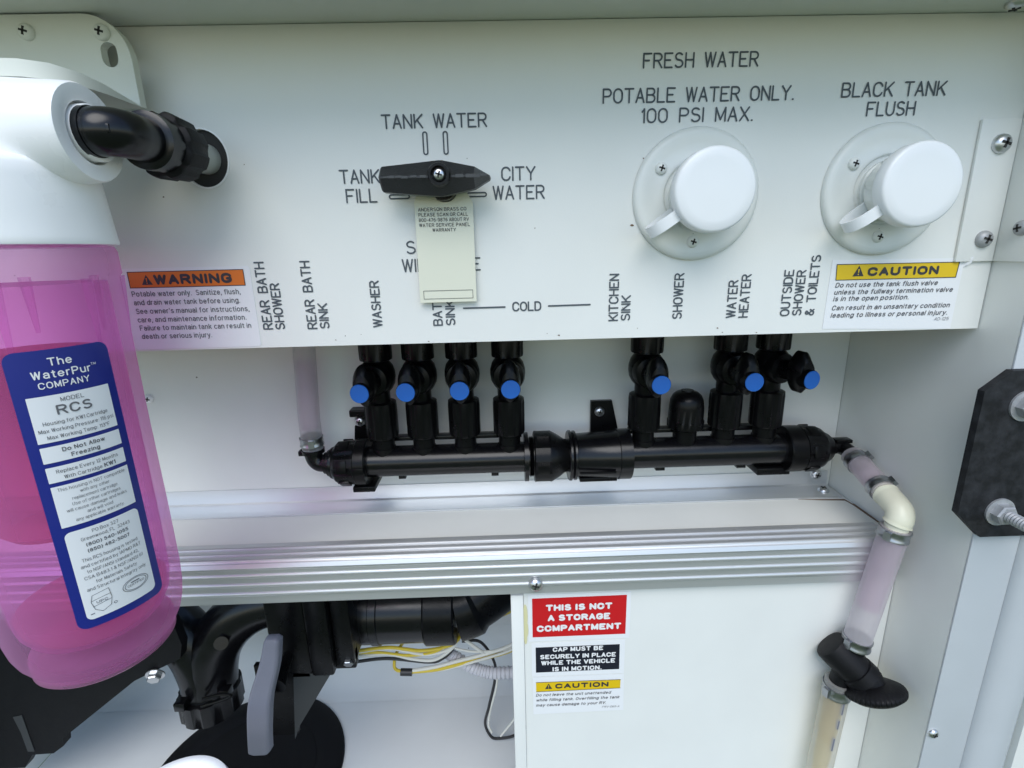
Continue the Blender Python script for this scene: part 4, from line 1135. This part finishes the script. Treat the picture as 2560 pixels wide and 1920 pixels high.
obj('handle_hub', MB().lathe([(.0130, 0), (.0090, .012), (.0060, .030), (.0060, .060)], (-.2600, .098, -.4560), (.10, 1, .25), 20), BLACK, gv)
lp = thing('drain_pipe', 'large black horizontal drain pipe under the shelf edge', 'drain pipe', (-.12, .20, -.449))
p_ = MB().lathe([(.0440, 0), (.0440, .040), (.0455, .041), (.0455, .050), (.0440, .051), (.0440, .106)], (-.2120, .200, -.4400), (1, 0, 0), 40)
obj('pipe_run', p_, GLOSSB, lp)
obj('pipe_collar', MB().lathe([(.0465, 0), (.0480, .002), (.0480, .036), (.0465, .038)], (-.1060, .200, -.4400), (1, 0, 0), 40), BLACK, lp)
obj('reducer', MB().tube(smooth_path([(-.069, .200, -.440), (-.050, .203, -.436), (-.020, .212, -.420), (.020, .225, -.390), (.10, .250, -.35)], 5), [.0450]*6+[.040]*15, 32), BLACK, lp)
sb = thing('steel_bracket', 'black angled bar bolted below the filter, reaching down to the floor', 'bracket', (-.47, .15, -.50))
obj('bar', MB().prism([(-.66, -.400), (-.3850, -.400), (-.3800, -.4330), (-.3850, -.4520), (-.4440, -.4810), (-.5474, -.5620), (-.5500, -.5740), (-.5640, -.5842), (-.5900, -.5850), (-.6040, -.6050), (-.66, -.6050)], .150, .138, XZ), MATTB, sb, smooth=False)
obj('bar_slot', MB().prism([(-.5855, -.5237), (-.5965, -.5260), (-.5935, -.5500), (-.5930, -.5790), (-.5850, -.5792)], .1378, .1372, XZ), GREYD, sb, smooth=False)
hex_bolt((-.4180, .138, -.4728), (.2, -1, -.3), .0075, sb)
fh = thing('floor_drain', 'round black drain opening in the floor with rubber collar', 'drain', (-.35, .16, ZF))
obj('collar', MB().lathe([(.1220, 0), (.1220, .0030), (.1190, .0045), (.0900, .0040), (.0850, .0010)], (-.35, .16, ZF+.0004), (0, 0, 1), 64), MATTB, fh)
obj('well', MB().lathe([(.0850, .0012), (.0800, .0008), (1e-6, .0006)], (-.35, .16, ZF+.0010), (0, 0, 1), 48), MATTB, fh)
pan_screw((-.242, .150, ZF+.0045), (0, 0, 1), .0050, fh, STEEL)
wc = thing('sewer_cap', 'white round cap rim just showing at the bottom edge below the filter', 'cap', (-.30, .0, -.50))
obj('rim', MB().lathe([(.0500, -.06), (.0500, -.006), (.0480, -.001), (.0440, 0), (.0390, -.003), (.0370, -.010), (1e-6, -.012)], (-.3000, -.0250, -.4580), (0, 0, 1), 56), PLASTW, wc, ang=50)

# ------------------------------------------------------------------ wires
def wire(label, pts, r, m):
    return tag(obj('wire', MB().tube(smooth_path(pts, 8), r, 8), m), label, 'wire', 'loose wires beside the drain pipe')
def wy_(px): return px
WY = .19
def W(*p): return [(x, WY+(d[0] if d else 0), z) for x, z, *d in p]
wire('yellow wire sagging along the underside of the drain pipe', W((-.205, -.4985), (-.160, -.4946), (-.135, -.4985), (-.1153, -.5016), (-.0881, -.498), (-.0696, -.4888), (-.060, -.484, .02)), .0022, WYEL)
wire('white wire twinned with the yellow one under the drain pipe', W((-.205, -.503), (-.1800, -.4975), (-.150, -.4975), (-.1153, -.5075), (-.0881, -.5045), (-.0700, -.4925), (-.062, -.486, .02)), .0019, WWHI)
wire('white wire sagging below the yellow one', W((-.2080, -.5071), (-.1606, -.5049), (-.1253, -.5148), (-.0982, -.5161), (-.0722, -.4955), (-.064, -.486, .02)), .0021, WWHI)
wire('grey-black wire sagging lowest below the drain pipe', W((-.2100, -.5159), (-.1612, -.5117), (-.1075, -.5198), (-.0891, -.5151), (-.0740, -.499), (-.066, -.486, .02)), .0021, WBLK)
wire('yellow wire looping from the black tape up to the pipe', W((-.1440, -.5328), (-.1500, -.5305), (-.1528, -.5240), (-.1520, -.5150, .01), (-.1440, -.5060, .02)), .0021, WYEL)
wire('yellow wire running from the black tape to the cover board edge', W((-.1320, -.5345), (-.1000, -.5325), (-.0713, -.5260), (-.030, -.5160), (.0021, -.5060), (.040, -.492, .01)), .0024, WYEL)
wire('white wire from the black tape to the cover board edge', W((-.1310, -.5325), (-.1000, -.5280), (-.0713, -.5205), (-.030, -.5100), (.0023, -.4975), (.040, -.482, .01)), .0024, WWHI)
wire('second white wire from the black tape, nearest the floor', W((-.1310, -.5352), (-.1050, -.5345), (-.0800, -.5310), (-.030, -.5130, -.004), (.0023, -.5015, -.004), (.040, -.487, .004)), .0016, WWHI)
wire('white wire curving from the board hole down past the conduit', W((-.0640, -.4915, .01), (-.0475, -.498), (-.0344, -.5095), (-.0280, -.520, .006)), .0021, WWHI)
wire('black wire hanging in a long loop below the conduit', W((-.0640, -.5000, .012), (-.0400, -.5020, .012), (-.0237, -.5307, .012), (-.0215, -.5589, .012), (-.0310, -.595), (-.0375, -.6252), (-.0300, -.6482), (-.0182, -.6519), (.0035, -.6470), (.030, -.635, .01)), .0019, WBLK)
wire('thin white wire hanging inside the black loop', W((-.0190, -.552, .012), (-.0202, -.5647), (-.0290, -.600), (-.0330, -.6254), (-.0290, -.641)), .0014, WWHI)
wire('white wire rising from the foot of the black loop', W((-.0170, -.6480), (-.0080, -.6350), (.0030, -.6184), (.030, -.580, .01)), .0014, WWHI)
wire('tan wire running high behind the drain pipe', W((-.0640, -.4790, .03), (-.0241, -.4800, .03), (.0007, -.4720, .03), (.03, -.455, .03)), .0019, WYEL)
wire('second yellow wire crossing under the pipe toward the conduit', W((-.2040, -.5010), (-.1700, -.5020), (-.1350, -.5080), (-.1050, -.5060), (-.0850, -.4960), (-.0680, -.4850, .01)), .0018, WYEL)
wire('thin white wire crossing from the pipe to the cover board', W((-.0800, -.4970), (-.0500, -.5060), (-.0150, -.5060), (.0050, -.5010), (.035, -.489, .01)), .0015, WWHI)
tag(obj('tape', MB().cyl((-.1450, WY-.001, -.5330), (-.1300, WY-.001, -.5342), .0046, n=14), WBLK), 'band of black tape joining yellow and white wires', 'tape')
pth = smooth_path([(-.085, WY+.016, -.520), (-.0759, WY+.014, -.526), (-.0493, WY+.012, -.544), (-.0266, WY+.010, -.5505), (.0045, WY+.010, -.5515), (.04, WY+.010, -.551)], 22)
tag(obj('wire_conduit', MB().tube(pth, [.0082 if (i//2) % 2 else .0070 for i in range(len(pth))], 16), LOOM), 'white corrugated wire conduit beside the cover board edge', 'conduit')
tag(obj('wire_hole', MB().add([XZ(u, v, .3346) for u, v in circle(-.108, -.585, .022, .018, 20)], [tuple(range(20))]), DARK, smooth=False), 'dark ragged hole in the rear board where wires pass', 'hole')
